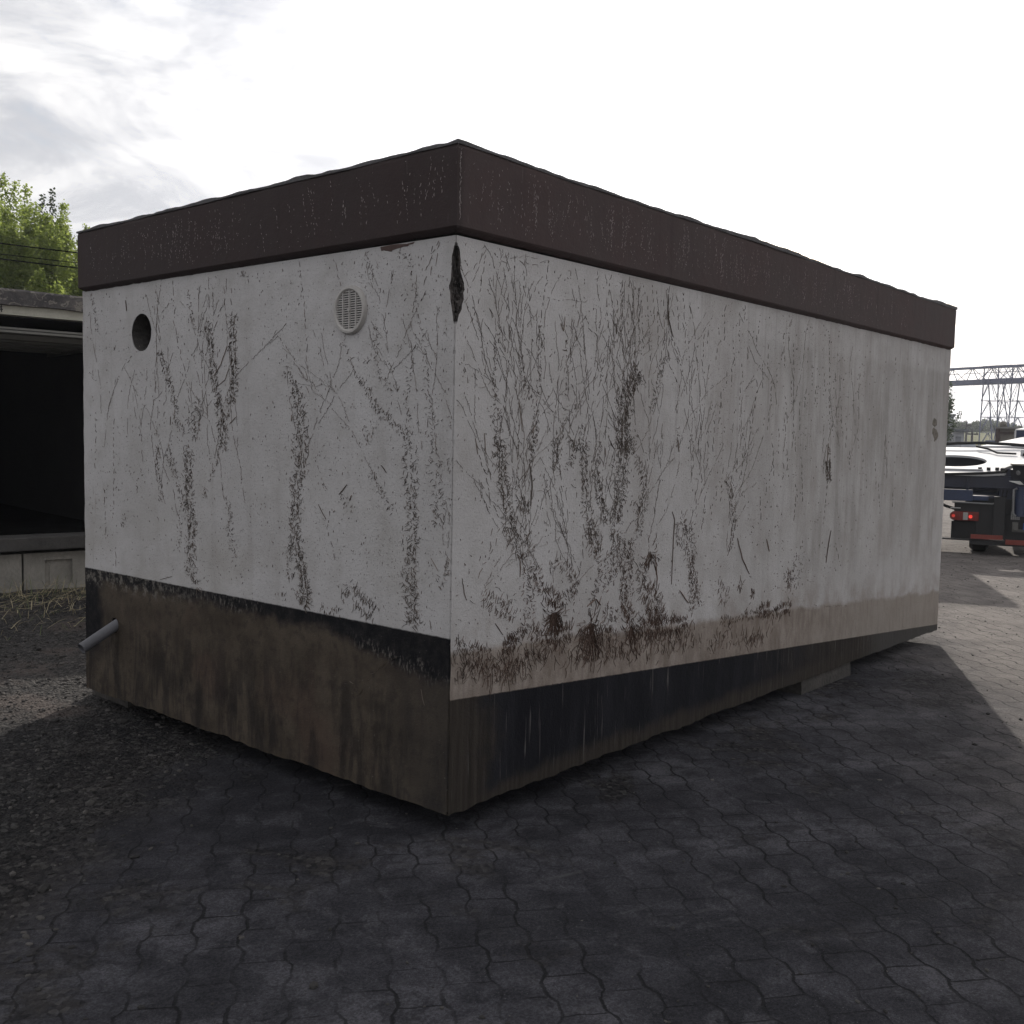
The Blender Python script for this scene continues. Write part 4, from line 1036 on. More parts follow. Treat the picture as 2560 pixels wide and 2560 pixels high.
('R','d',0.0112,0.8,[(2.717,1.733),(2.689,1.885)]),
('R','d',0.0122,0.8,[(3.062,1.461),(3.013,1.677)]),
('R','d',0.0092,0.8,[(1.959,1.353),(1.988,1.452)]),
('R','d',0.01,0.8,[(2.24,1.091),(2.257,1.245)]),
('R','d',0.0104,0.8,[(2.444,2.114),(2.459,2.175)]),
('R','d',0.0113,0.8,[(2.763,1.869),(2.762,1.987)]),
('R','d',0.0123,0.8,[(3.11,1.602),(3.092,1.782)]),
('R','d',0.0093,0.8,[(1.998,1.475),(1.982,1.541)]),
('R','d',0.0101,0.8,[(2.281,1.217),(2.25,1.338)]),
('R','d',0.0106,0.8,[(2.498,2.099),(2.527,2.276)]),
('R','d',0.0114,0.8,[(2.808,2.006),(2.836,2.09)]),
('R','d',0.0125,0.8,[(3.16,1.744),(3.171,1.888)]),
('R','d',0.0094,0.8,[(2.046,1.457),(2.044,1.632)]),
('R','d',0.0102,0.8,[(2.322,1.344),(2.316,1.431)]),
('R','d',0.0111,0.8,[(2.633,1.068),(2.61,1.214)]),
('R','d',0.0116,0.8,[(2.868,1.989),(2.827,2.187)]),
('R','d',0.0088,0.8,[(1.818,1.817),(1.849,1.908)]),
('R','d',0.0095,0.8,[(2.085,1.581),(2.106,1.724)]),
('R','d',0.0103,0.8,[(2.375,1.324),(2.383,1.525)]),
('R','d',0.0112,0.8,[(2.678,1.2),(2.682,1.31)]),
('R','d',0.0117,0.8,[(2.914,2.128),(2.902,2.293)]),
('R','d',0.0089,0.8,[(1.855,1.938),(1.844,1.994)]),
('R','d',0.0096,0.8,[(2.124,1.705),(2.1,1.814)]),
('R','d',0.0104,0.8,[(2.417,1.453),(2.376,1.619)]),
('R','d',0.0113,0.8,[(2.723,1.334),(2.755,1.408)]),
('R','d',0.0123,0.8,[(3.069,1.042),(3.087,1.177)]),
('R','d',0.009,0.8,[(1.901,1.923),(1.903,2.085)]),
('R','d',0.0097,0.8,[(2.164,1.831),(2.163,1.907)]),
('R','d',0.0105,0.8,[(2.46,1.583),(2.443,1.715)]),
('R','d',0.0114,0.8,[(2.781,1.313),(2.747,1.507)]),
('R','d',0.0124,0.8,[(3.118,1.182),(3.078,1.28)]),
('R','d',0.0091,0.8,[(1.938,2.045),(1.963,2.178)]),
('R','d',0.0098,0.8,[(2.214,1.814),(2.227,2.002)]),
('R','d',0.0106,0.8,[(2.503,1.714),(2.512,1.812)]),
('R','d',0.0115,0.8,[(2.828,1.448),(2.821,1.607)]),
('R','d',0.0126,0.8,[(3.183,1.158),(3.157,1.383)]),
('R','d',0.0095,0.8,[(2.048,1.088),(2.028,1.192)]),
('R','d',0.0099,0.8,[(2.255,1.942),(2.22,2.093)]),
('R','d',0.0107,0.8,[(2.546,1.846),(2.582,1.911)]),
('R','d',0.0117,0.8,[(2.874,1.585),(2.896,1.708)]),
('R','d',0.0089,0.8,[(1.827,1.326),(1.833,1.481)]),
('R','d',0.0096,0.8,[(2.087,1.211),(2.09,1.281)]),
('R','d',0.01,0.8,[(2.296,2.07),(2.285,2.19)]),
('R','d',0.0109,0.8,[(2.601,1.829),(2.574,2.006)]),
('R','d',0.0118,0.8,[(2.921,1.724),(2.888,1.808)]),
('R','d',0.009,0.8,[(1.864,1.445),(1.892,1.57)]),
('R','d',0.0097,0.8,[(2.137,1.191),(2.153,1.371)]),
('R','d',0.0101,0.8,[(2.337,2.2),(2.351,2.288)]),
('R','d',0.011,0.8,[(2.645,1.963),(2.645,2.107)]),
('R','d',0.0119,0.8,[(2.982,1.704),(2.964,1.911)]),
('R','d',0.0091,0.8,[(1.902,1.566),(1.887,1.658)]),
('R','d',0.0125,0.4,[(3.183,2.088),(3.166,2.14)]),
('R','d',0.0133,0.4,[(3.457,1.858),(3.435,1.972)]),
('R','d',0.0143,0.4,[(3.75,1.611),(3.723,1.791)]),
('R','d',0.0152,0.4,[(4.051,1.479),(4.031,1.598)]),
('R','d',0.0164,0.4,[(4.389,1.199),(4.363,1.39)]),
('R','d',0.0176,0.4,[(4.736,1.041),(4.721,1.166)]),
('R','d',0.0127,0.4,[(3.261,1.849),(3.249,2.01)]),
('R','d',0.0136,0.4,[(3.528,1.732),(3.524,1.835)]),
('R','d',0.0145,0.4,[(3.827,1.478),(3.818,1.647)]),
('R','d',0.0155,0.4,[(4.134,1.34),(4.134,1.446)]),
('R','d',0.0167,0.4,[(4.479,1.052),(4.441,1.23)]),
('R','d',0.0173,0.4,[(4.687,2.054),(4.66,2.158)]),
('R','d',0.013,0.4,[(3.33,1.726),(3.308,1.875)]),
('R','d',0.0138,0.4,[(3.602,1.604),(3.587,1.694)]),
('R','d',0.0148,0.4,[(3.906,1.343),(3.887,1.5)]),
('R','d',0.0158,0.4,[(4.219,1.199),(4.208,1.291)]),
('R','c',0.0287,0.6,[(2.184,0.53),(2.33,0.512),(2.558,0.517),(2.822,0.495),(3.036,0.505)]),
('R','r',0.1078,0.5,[(2.188,0.466),(2.371,0.461),(2.827,0.441),(3.135,0.393)]),
('R','r',0.0992,0.8,[(2.568,0.388),(2.832,0.382)]),
]
CHIPS = [[(5.561, 1.765), (5.615, 1.747), (5.628, 1.703), (5.572, 1.689), (5.512, 1.705), (5.52, 1.74)], [(5.56, 1.685), (5.613, 1.668), (5.669, 1.643), (5.667, 1.613), (5.639, 1.582), (5.576, 1.572), (5.565, 1.603), (5.522, 1.641), (5.524, 1.667)], [(0.431, 2.316), (0.231, 2.312), (0.269, 2.302), (0.356, 2.297), (0.38, 2.292), (0.43, 2.297)]]
# ---------------------------------------------------------------- dead creeper on the walls (real rootlets and twigs on the plaster)
def root_material():
    m, t, b = material('dead_creeper')
    r = t.node('ShaderNodeNewGeometry').outputs['Random Per Island']
    z = t.xyz(t.pos())[2]; x = t.xyz(t.pos())[0]
    c = t.mix(t.sm(r, 0.0, 1.0), (0.074, 0.060, 0.050), (0.225, 0.188, 0.162))
    red = t.mul(t.sm(z, 1.25, 0.75), t.mul(t.sm(x, 0.0, 0.2), 0.75))
    c = t.mix(red, c, t.mix(r, (0.062, 0.038, 0.030), (0.165, 0.108, 0.086)))
    t.put(b.inputs['Base Color'], c); b.inputs['Roughness'].default_value = 0.9
    b.inputs['Specular IOR Level'].default_value = 0.1
    return m
root_m = root_material()
ri = random.Random(11)
class Roots:
    def __init__(s, side): s.mb = MB(); s.side = side; s.L = GL if side else GW; s.n = 0
    def P(s, a, z, d): return (a, -d, z) if s.side else (-d, a, z)
    def ok(s, a, z): return 0.004 < a < s.L - 0.01 and z < GH - 0.004
    def hair(s, a, z, ang, ln, w, curl=0.6, lift=0.002):
        """one curved rootlet: three stations with a raised ridge"""
        vs = []; x, y = a, z; an = ang
        for k in range(3):
            if not s.ok(x, y): return
            ww = w * (1.0, 0.85, 0.3)[k] * 0.5
            nx_, ny_ = -math.sin(an) * ww, math.cos(an) * ww
            l = lift * (1.0, 1.3, 0.7)[k]
            vs += [s.P(x - nx_, y - ny_, 0.0004), s.P(x, y, 0.0006 + l), s.P(x + nx_, y + ny_, 0.0004)]
            x += math.cos(an) * ln / 2; y += math.sin(an) * ln / 2; an += ri.gauss(0, curl)
        s.mb.add(vs, [(0, 1, 4, 3), (1, 2, 5, 4), (3, 4, 7, 6), (4, 5, 8, 7)]); s.n += 1
    def twig(s, pts, r):
        q = []
        for i in range(len(pts) - 1):
            for j in range(5):
                f = j / 5; q.append((pts[i][0] + (pts[i + 1][0] - pts[i][0]) * f, pts[i][1] + (pts[i + 1][1] - pts[i][1]) * f))
        q.append(pts[-1]); sd_ = ri.random() * 50
        q = [(a + 0.0035 * n1(i * 0.6, sd_), z) for i, (a, z) in enumerate(q)]
        q = [p for p in q if s.ok(*p)]
        if len(q) < 2: return
        n = len(q)
        s.mb.tube([s.P(a, z, r * 0.8) for a, z in q], [r * (0.55 + 0.45 * math.sin(3.14 * (i + 0.5) / n)) for i in range(n)], 5)
def along(pts, step):
    for (a, z), (b_, y) in zip(pts, pts[1:]):
        L = math.hypot(b_ - a, y - z); k = max(1, int(L / step))
        for i in range(k):
            f = (i + 0.5) / k; yield a + (b_ - a) * f, z + (y - z) * f, math.atan2(y - z, b_ - a), L / k
ivy = {'L': Roots(False), 'R': Roots(True)}
for face, kind, hw, den, pts in IVY:
    rt = ivy[face]; sd_ = ri.random() * 90; t_ = 0.0
    if kind == 't': rt.twig(pts, max(0.0016, min(0.0034, hw * 0.42))); continue
    if kind == 'k':
        (a0, z0) = pts[0]; (a1, z1) = pts[-1]
        for i in range(int((45 + 26 * den) * max(1.0, hw / 0.1))):
            f = ri.random(); an = ri.gauss(-1.57, 0.75) if ri.random() < 0.8 else ri.random() * 6.28
            r0 = hw * ri.random() ** 1.2 * 0.9; q = ri.random() * 6.28
            ln = hw * ri.uniform(0.2, 0.8)
            rt.hair(a0 + (a1 - a0) * f + math.cos(an) * r0 + ri.gauss(0, 0.12) * hw, z0 + (z1 - z0) * f + math.sin(an) * r0, an, ln, ri.uniform(0.0008, 0.0017), 0.7, 0.003)
        continue
    if kind == 'r':
        (a0, z0) = pts[0]; (a1, z1) = pts[-1]
        for i in range(int(95 * den)):
            a = a0 + ri.gauss(0, hw * 0.8); z = ri.uniform(min(z0, z1), max(z0, z1)) + ri.gauss(0, 0.02)
            if z < 0.50 - 0.0727 * a: continue
            rt.hair(a, z, ri.gauss(-1.57, 0.7) + (3.14 if ri.random() < 0.3 else 0), ri.uniform(0.012, 0.07), ri.uniform(0.0007, 0.0015), 0.7)
        continue
    if kind == 'd':
        on = True; left = 0.0; sh = 0.0
        for a, z, an, l in along(pts, 0.006):
            left -= l
            if left <= 0:
                on = not on; left = ri.uniform(0.003, 0.020) / (den ** 0.5) if not on else ri.uniform(0.006, 0.040) * (den ** 0.3)
                sh = ri.gauss(0, hw * 0.22)
                if on: rt.hair(a + sh, z, an + ri.gauss(0, 0.22), left * 1.15, ri.uniform(0.0007, 0.0021) * (1.2 if den > 1 else 0.8), 0.3)
        continue
    for a, z, an, l in along(pts, 0.01):
        t_ += l
        w8 = 0.70 + 0.7 * max(0.0, 0.5 + 0.8 * fb(t_ * 5, sd_, 3))
        hwl = hw * (0.75 + 0.5 * n1(t_ * 9, sd_ + 4))
        k = den * l * hw * 2 * (5600 if kind == 'h' else 3100) * w8 * den ** -0.25 + (l * 60 * den)
        k = int(k) + (1 if ri.random() < k % 1 else 0)
        for i in range(k):
            sgn = -1 if ri.random() < 0.5 else 1
            if kind == 'h':
                q = ri.gauss(0, 0.62) * hwl
                if abs(q) > hwl * 1.4: continue
                d_ = an + 1.5708 * (1 if q > 0 else -1) + ri.gauss(0, 0.8)
                ln = ri.uniform(0.007, 0.024) * min(1.3, 0.6 + hw / 0.05)
                wd = ri.uniform(0.0006, 0.0013)
            else:
                q = sgn * abs(ri.gauss(0, 0.35)) * hwl
                d_ = an + 1.5708 * sgn + ri.gauss(0, 0.5)
                ln = ri.uniform(0.35, 1.0) * min(hwl, 0.06) + 0.006
                wd = ri.uniform(0.0007, 0.0015)
            if ri.random() < 0.3: d_ += ri.gauss(0, 0.5)
            rt.hair(a - math.sin(an) * q, z + math.cos(an) * q + ri.gauss(0, 0.004), d_, ln, wd, 0.55)
# thin stems that fan upwards from the old trunks and fork on the way
def fork(rt, a, z, an, ln, w, depth):
    done = 0.0; on = True; run = ri.uniform(0.02, 0.12)
    while done < ln:
        st_ = ri.uniform(0.010, 0.018)
        if not rt.ok(a, z): return
        run -= st_
        if run <= 0: on = not on; run = ri.uniform(0.03, 0.16) if on else ri.uniform(0.006, 0.05)
        if on: rt.hair(a + ri.gauss(0, 0.0012), z, an + ri.gauss(0, 0.15), st_ * 1.2, w * ri.uniform(0.6, 1.4), 0.2, 0.0012)
        if ri.random() < 0.25: rt.hair(a, z, an + ri.choice((-1, 1)) * ri.uniform(0.7, 1.6), ri.uniform(0.004, 0.012), w * 0.8, 0.4, 0.001)
        a += math.cos(an) * st_; z += math.sin(an) * st_; done += st_
        an += ri.gauss(0, 0.09); an += (1.5708 - an) * 0.012
        if depth and ri.random() < 0.035: fork(rt, a, z, an + ri.choice((-1, 1)) * ri.uniform(0.25, 0.65), (ln - done) * ri.uniform(0.4, 0.9), w * 0.8, depth - 1)
for face, nb_, amax in (('L', 26, 2.8), ('R', 62, 3.4)):
    src_ = [q for f_, k_, h_, d_, pt in IVY if f_ == face and k_ in 'hc' for q in pt if q[1] > 0.8 and q[0] < amax]
    for i in range(nb_):
        a, z = ri.choice(src_)
        fork(ivy[face], a + ri.gauss(0, 0.02), z, ri.gauss(1.57, 0.34), min(ri.uniform(0.25, 1.2), 2.3 - z), ri.uniform(0.0007, 0.0014), 2)
    for i in range(nb_ // 3):
        a = ri.uniform(0.05, amax if face == 'L' else 4.6)
        fork(ivy[face], a, ri.uniform(1.0, 1.8), ri.gauss(1.57, 0.2), ri.uniform(0.3, 0.9), ri.uniform(0.0006, 0.0011), 1)
# fine scattered fragments all over
for face, n_ in (('L', 1500), ('R', 3200)):
    rt = ivy[face]
    for i in range(n_):
        a = ri.uniform(0.02, rt.L - 0.05); z = ri.uniform(0.75 if face == 'L' else 0.62, 2.29)
        if face == 'R' and ri.random() < (a - 2.4) / 3.4: continue
        if n2(a * 2.2, z * 1.4, 6.0) < ri.uniform(-0.6, 0.4): continue
        rt.hair(a, z, ri.gauss(1.57, 0.5), ri.uniform(0.003, 0.013), ri.uniform(0.0008, 0.0018), 0.5)
iv_r = ivy['R'].mb.build('ivy_roots', root_m, sw); iv_l = ivy['L'].mb.build('ivy_roots', root_m, ew)
for o in (iv_r, iv_l):
    o.data.transform(Matrix.Translation(-Vector(G0))); o['kind'] = 'stuff'
# pale scars of the creeper on the fascia
scar_m = plain('ivy_scar', (0.340, 0.300, 0.290), 0.9, 0.5, 30.0)
sc = MB(); rc = random.Random(21)
def scar(side, a, z, an, ln, w):
    d = 0.0318
    P = (lambda q, y, o: (q, -d - o, y)) if side else (lambda q, y, o: (-d - o, q, y))
    c, s_ = math.cos(an), math.sin(an)
    pts = [(-0.5, 0), (-0.2, 0.5), (0.25, 0.42), (0.5, 0), (0.15, -0.5), (-0.25, -0.4)]
    pts = [(p * ln * rc.uniform(0.7, 1.2), q * w * rc.uniform(0.6, 1.3)) for p, q in pts]
    vs = [P(a + p * c - q * s_, z + p * s_ + q * c, 0.0) for p, q in pts] + [P(a, z, 0.0012)]
    sc.add(vs, [(i, (i + 1) % 6, 6) for i in range(6)])
for side, L, npath in ((True, 4.8, 190), (False, 2.9, 90)):
    for k in range(npath):
        a = rc.uniform(0.03, L) if rc.random() < 0.55 else rc.choice([0.15, 0.5, 0.95, 1.5, 1.75, 2.0, 2.3]) + rc.gauss(0, 0.12)
        z = 2.36 + rc.uniform(0, 0.12); an = rc.gauss(1.57, 0.22); top = rc.uniform(2.42, 2.64); f = rc.uniform(0.35, 1.0)
        if a > L or a < 0.03: continue
        while z < top:
            st_ = rc.uniform(0.004, 0.020) / f; z += st_ * math.sin(an); a += st_ * math.cos(an); an += rc.gauss(0, 0.10); an += (1.57 - an) * 0.1
            if a < 0.02 or a > L or z > 2.63: break
            if rc.random() < 0.75: scar(side, a + rc.gauss(0, 0.003), z, an + rc.gauss(0, 0.25), rc.uniform(0.004, 0.018), rc.uniform(0.0014, 0.0032))
    for k in range(int(L * 150)):
        a = rc.uniform(0.02, L); z = rc.uniform(2.36, 2.63)
        if n2(a * 1.6, z * 3, 3.0 if side else 4.0) < rc.uniform(-0.4, 0.5): continue
        scar(side, a, z, rc.gauss(1.57, 0.7), rc.uniform(0.003, 0.009), rc.uniform(0.0012, 0.004))
for z_ in range(60):
    if rc.random() < 0.75: scar(True, 0.006 + rc.gauss(0, 0.003) - 0.02, 2.37 + z_ * 0.0045, 1.57 + rc.gauss(0, 0.15), 0.012, rc.uniform(0.001, 0.003))
so_ = sc.build('ivy_scars', scar_m, fa, off=G0); so_['kind'] = 'stuff'

# places where the paint has broken off the walls
chip_m = plain('bare_plaster', (0.150, 0.132, 0.110), 0.95, 0.45, 40.0, bump=0.8, bsc=90)
def chip(side, pts, parent, mat, name='paint_chip'):
    q = MB(); P = (lambda a, z, d: (a, -d, z)) if side else (lambda a, z, d: (-d, a, z))
    fine_ = []
    for (a, z), (b2, y) in zip(pts, pts[1:] + pts[:1]):
        for k in range(4): f = k / 4; fine_.append((a + (b2 - a) * f + rc.gauss(0, 0.003), z + (y - z) * f + rc.gauss(0, 0.003)))
    n = len(fine_); ca = sum(p[0] for p in fine_) / n; cz_ = sum(p[1] for p in fine_) / n
    q.add([P(a, z, 0.0006) for a, z in fine_] + [P(ca + (a - ca) * 0.8, cz_ + (z - cz_) * 0.8, 0.0022) for a, z in fine_] + [P(ca, cz_, 0.0018)],
          [(i, (i + 1) % n, n + (i + 1) % n, n + i) for i in range(n)] + [(n + i, n + (i + 1) % n, 2 * n) for i in range(n)])
    return q.build(name, mat, parent, off=G0)
chip(True, CHIPS[0], sw, chip_m); chip(True, CHIPS[1], sw, chip_m)
chip(False, CHIPS[2], ew, plain('brown_peel', (0.075, 0.045, 0.038), 0.8, 0.3, 20.0), 'peeled_brown_strip')

# ---------------------------------------------------------------- blocks the garage rests on
block_m = plain('old_block', (0.046, 0.041, 0.037), 0.9, 0.45, 6.0, bump=0.9, bsc=50)
def support(x, y, sx, sy, h, label, rz=0.0):
    mb = MB(); n = 22
    for i in range(n + 1):
        s = sx * i / n
        for (yy, zz) in ((0, 0), (0.004 * fb(s * 9, 2.0), h * 0.5), (0.006 + 0.004 * fb(s * 8, 5.0), h), (sy, h), (sy, 0)):
            mb.v.append((s, yy, zz + (0.006 * fb(s * 10, 7.0) if zz == h else 0)))
    for i in range(n):
        for k in range(4): a = i * 5 + k; mb.f.append((a, a + 5, a + 6, a + 1))
    mb.f += [(0, 1, 2, 3, 4), tuple(n * 5 + k for k in (4, 3, 2, 1, 0))]
    o = mb.build('support_block', block_m); o.location = (x, y, GZ); o.rotation_euler.z = rz
    return tag(o, label, 'block', 'concrete blocks the garage stands on')
support(3.31, 0.012, 0.80, 0.28, 0.098, 'low weathered concrete block under the long wall of the lifted garage')
support(0.10, GW - 0.30, 0.55, 0.42, 0.118, 'dark support block under the rear left corner of the lifted garage')
support(4.2, GW - 0.40, 0.80, 0.28, 0.12, 'support block hidden under the back of the lifted garage')
# ---------------------------------------------------------------- open garage on foundation blocks, at the left
BR = math.atan2(-0.134, 0.991)
O2 = (1.628, 7.134, GZ)
back = empty('old_garage', O2, 'old open concrete garage on foundation blocks with dark interior and lichen covered roof edge', 'garage', rz=BR)
H0 = 0.10                                       # local z = world z + 0.10
def lichen_material():
    m, t, b = material('lichen_concrete')
    p = t.node('ShaderNodeTexCoord').outputs['Object']
    n = t.noise(p, 5.0, 6.0, 0.65); v = t.noise(t.vm('ADD', t.scale(p, 1, 1, 1.6), t.scale(t.noisec(p, 9.0), 0.12, 0.12, 0.12)).outputs[0], 7.0, 3.0, 0.5)
    col = t.mix(t.sm(n, 0.35, 0.7), (0.050, 0.046, 0.048), (0.115, 0.105, 0.100))
    ringz = t.sm(t.m('ABSOLUTE', t.sub(v, 0.57)), 0.035, 0.012)
    col = t.mix(t.mul(ringz, 0.75), col, (0.215, 0.195, 0.170))
    col = t.mix(t.mul(t.sm(t.noise(p, 26.0, 4.0), 0.6, 0.7), 0.5), col, (0.20, 0.185, 0.17))
    t.put(b.inputs['Base Color'], col); b.inputs['Roughness'].default_value = 0.92
    t.put(b.inputs['Normal'], t.bump(t.add(n, t.noise(p, 50.0, 3.0)), 0.9, 0.01))
    return m
lich = lichen_material()
cream = plain('cream_paint', (0.40, 0.385, 0.325), 0.8, 0.14, 7.0, bump=0.2)
dkin = plain('dark_interior', (0.012, 0.011, 0.011), 0.9, 0.3, 2.0)  # near-black walls carry the bay's shade in their colour
doorm = plain('door_steel', (0.17, 0.165, 0.150), 0.55, 0.12, 3.0)
TL, TR = -1.80, 1.10; DEP = 5.4
b_ = MB(); n = 90                               # roof edge: front band with a ragged lower rim
for i in range(n + 1):
    x = TL - 0.05 + (TR - TL + 0.10) * i / n
    zb = 2.785 + 0.012 * fb(x * 3.2, 4.0, 4); zt = 2.938 + 0.006 * fb(x * 4, 9.0, 3)
    b_.v += [(x, 0.03, zb), (x, -0.055, zb + 0.004), (x, -0.060, zt - 0.02), (x, -0.045, zt), (x, 0.20, zt + 0.004)]
for i in range(n):
    for k in range(4): a = i * 5 + k; b_.f.append((a, a + 5, a + 6, a + 1))
b_.build('roof_edge', lich, back)
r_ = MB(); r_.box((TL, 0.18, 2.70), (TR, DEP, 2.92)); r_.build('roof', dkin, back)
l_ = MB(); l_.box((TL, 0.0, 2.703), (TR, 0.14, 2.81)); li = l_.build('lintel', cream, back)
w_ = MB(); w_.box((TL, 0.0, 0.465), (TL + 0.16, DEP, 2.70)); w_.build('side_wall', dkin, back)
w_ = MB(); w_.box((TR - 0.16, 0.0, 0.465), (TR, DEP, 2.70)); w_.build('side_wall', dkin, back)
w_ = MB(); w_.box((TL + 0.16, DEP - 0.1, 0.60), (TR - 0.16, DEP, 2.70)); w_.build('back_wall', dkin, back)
f_ = MB(); f_.box((TL - 0.02, -0.10, 0.462), (TR + 0.02, DEP, 0.592)); fo = f_.build('floor_slab', plain('slab_concrete', (0.050, 0.047, 0.045), 0.9, 0.3, 5.0, bump=0.5), back, bevel=0.012)
mt_ = MB(); mt_.box((TL + 0.165, 0.22, 0.5925), (TR - 0.165, DEP - 0.105, 0.600)); mt_.build('floor_shade_sheet', plain('shade_black', (0.008, 0.008, 0.008), 0.95, 0.3, spec=0.0), back)  # added black sheet standing in for shade on the bay floor
d_ = MB(); XL, XR = TL + 0.2, TR - 0.2           # up-and-over door, open under the ceiling
d_.box((XL, 0.20, 2.575), (XR, 2.3, 2.600))
for k, yy in enumerate((0.20, 0.55, 0.92, 1.30, 1.70, 2.10)):
    d_.box((XL, yy, 2.515 if k else 2.545), (XR, yy + 0.11, 2.576))
d_.box((XL, 0.13, 2.578), (XR, 0.20, 2.598)); d_.box((XL, 0.13, 2.548), (XR, 0.197, 2.570))
d_.build('up_and_over_door', doorm, back)
for xx in (XL - 0.035, XR):
    k = MB(); k.box((xx, 0.15, 2.50), (xx + 0.035, 2.6, 2.56)); k.build('door_rail', doorm, back)
fc = bpy.data.curves.new('house_number', 'FONT'); fc.body = '4'; fc.size = 0.098; fc.extrude = 0.002; fc.align_x = 'RIGHT'
fo_ = bpy.data.objects.new('house_number', fc); COL.objects.link(fo_)
bpy.context.view_layer.update()
me_ = bpy.data.meshes.new_from_object(fo_.evaluated_get(bpy.context.evaluated_depsgraph_get())); bpy.data.objects.remove(fo_)
num = bpy.data.objects.new('house_number', me_); COL.objects.link(num); num.parent = li
num.rotation_euler = (R(90), 0, 0); num.location = (-0.300, -0.004, 2.718)
me_.materials.append(plain('number_black', (0.012, 0.012, 0.012), 0.6))

fb_m = plain('foundation_concrete', (0.235, 0.222, 0.200), 0.9, 0.22, 4.0, bump=0.6, bsc=35)
def fblock(x0_, wd, label, prom):
    mb = MB(); h = 0.425; cx_ = x0_ + wd / 2; a, b2, c0, c1 = cx_ - 0.131, cx_ + 0.131, 0.10, 0.352; dp = 0.035
    xs = [x0_, a, b2, x0_ + wd]; zs = [-0.02, c0, c1, h]
    for i in range(3):
        for j in range(3):
            if i == 1 and j == 1: continue
            mb.quad((xs[i], 0, zs[j]), (xs[i + 1], 0, zs[j]), (xs[i + 1], 0, zs[j + 1]), (xs[i], 0, zs[j + 1]))
    mb.quad((a, dp, c0), (b2, dp, c0), (b2, dp, c1), (a, dp, c1))
    mb.quad((a, 0, c0), (b2, 0, c0), (b2, dp, c0), (a, dp, c0)); mb.quad((a, 0, c1), (a, dp, c1), (b2, dp, c1), (b2, 0, c1))
    mb.quad((a, 0, c0), (a, dp, c0), (a, dp, c1), (a, 0, c1)); mb.quad((b2, 0, c0), (b2, 0, c1), (b2, dp, c1), (b2, dp, c0))
    mb.box((a + 0.05, dp - 0.006, c0), (b2 - 0.10, dp + 0.01, c1 - 0.05))
    D = 0.5
    mb.quad((x0_, 0, h), (x0_ + wd, 0, h), (x0_ + wd, D, h), (x0_, D, h)); mb.quad((x0_, D, -0.02), (x0_, D, h), (x0_ + wd, D, h), (x0_ + wd, D, -0.02))
    mb.quad((x0_, 0, -0.02), (x0_, 0, h), (x0_, D, h), (x0_, D, -0.02)); mb.quad((x0_ + wd, 0, -0.02), (x0_ + wd, D, -0.02), (x0_ + wd, D, h), (x0_ + wd, 0, h))
    o = mb.build('foundation_block', fb_m); o.location = (O2[0], O2[1], O2[2]); o.rotation_euler.z = BR
    return tag(o, label, 'concrete block', 'foundation blocks under the old garage')
fblock(-0.150, 0.65, 'pale concrete foundation block with recessed square, nearest to the lifted garage', 0)
fblock(-0.825, 0.655, 'pale concrete foundation block with recessed square, cut by the left edge of the photo', 0)
fblock(0.515, 0.60, 'foundation block hidden behind the lifted garage', 0)
bl2 = MB(); bl2.box((TL, DEP - 0.5, 0), (TR, DEP, 0.46)); bo = bl2.build('foundation_block', fb_m); bo.location = O2; bo.rotation_euler.z = BR
copies = []
def copy_tree(o, parent=None):
    c = o.copy(); COL.objects.link(c)
    if parent: c.parent = parent
    for ch in list(o.children): copy_tree(ch, c)
    return c
for k in (1, 2):                                # two unseen garages added to the row so the gravel is shaded
    c = copy_tree(back); sft = Matrix.Rotation(BR, 3, 'Z') @ Vector((2.93 * k, 0, 0)); c.location = Vector(O2) + sft
    c['label'] = ('unseen old garage added next in the row to shade the gravel', 'unseen old garage added third in the row to shade the gravel')[k - 1]
    for yy in (0.0, DEP - 0.5):
        q = MB(); q.box((TL, yy, 0), (TR, yy + 0.5, 0.46)); o = q.build('foundation_block', fb_m); o.location = c.location; o.rotation_euler.z = BR
        tag(o, ('front' if yy == 0 else 'rear') + ' foundation block of the ' + ('second' if k == 1 else 'third') + ' garage in the row, added unseen to shade the gravel', 'concrete block', 'foundation blocks under the old garage')
tag(bo, 'long foundation block under the rear of the old garage', 'concrete block', 'foundation blocks under the old garage')

# three cables in front of the trees
cab_m = plain('cable_black', (0.006, 0.006, 0.006), 0.9, spec=0.1)
for i, (v0, v1, rad, lab) in enumerate(((608, 633, 0.0085, 'topmost of three black cables crossing in front of the trees'), (635, 658, 0.0055, 'thin middle cable of the three in front of the trees'), (647, 671, 0.0085, 'lowest of the three black cables in front of the trees'))):
    a = pix(0, v0, 13.2); c = pix(202, v1, 14.0); d = c - a
    pts = [a + d * (k / 8) + Vector((0, 0, 0.0006 * ((k - 4) ** 2 - 16) * 0.15)) for k in range(-64, 72, 4)]
    mb = MB(); mb.tube(pts, rad, 6); tag(mb.build('overhead_cable', cab_m, smooth=True), lab, 'cable', 'overhead cables')

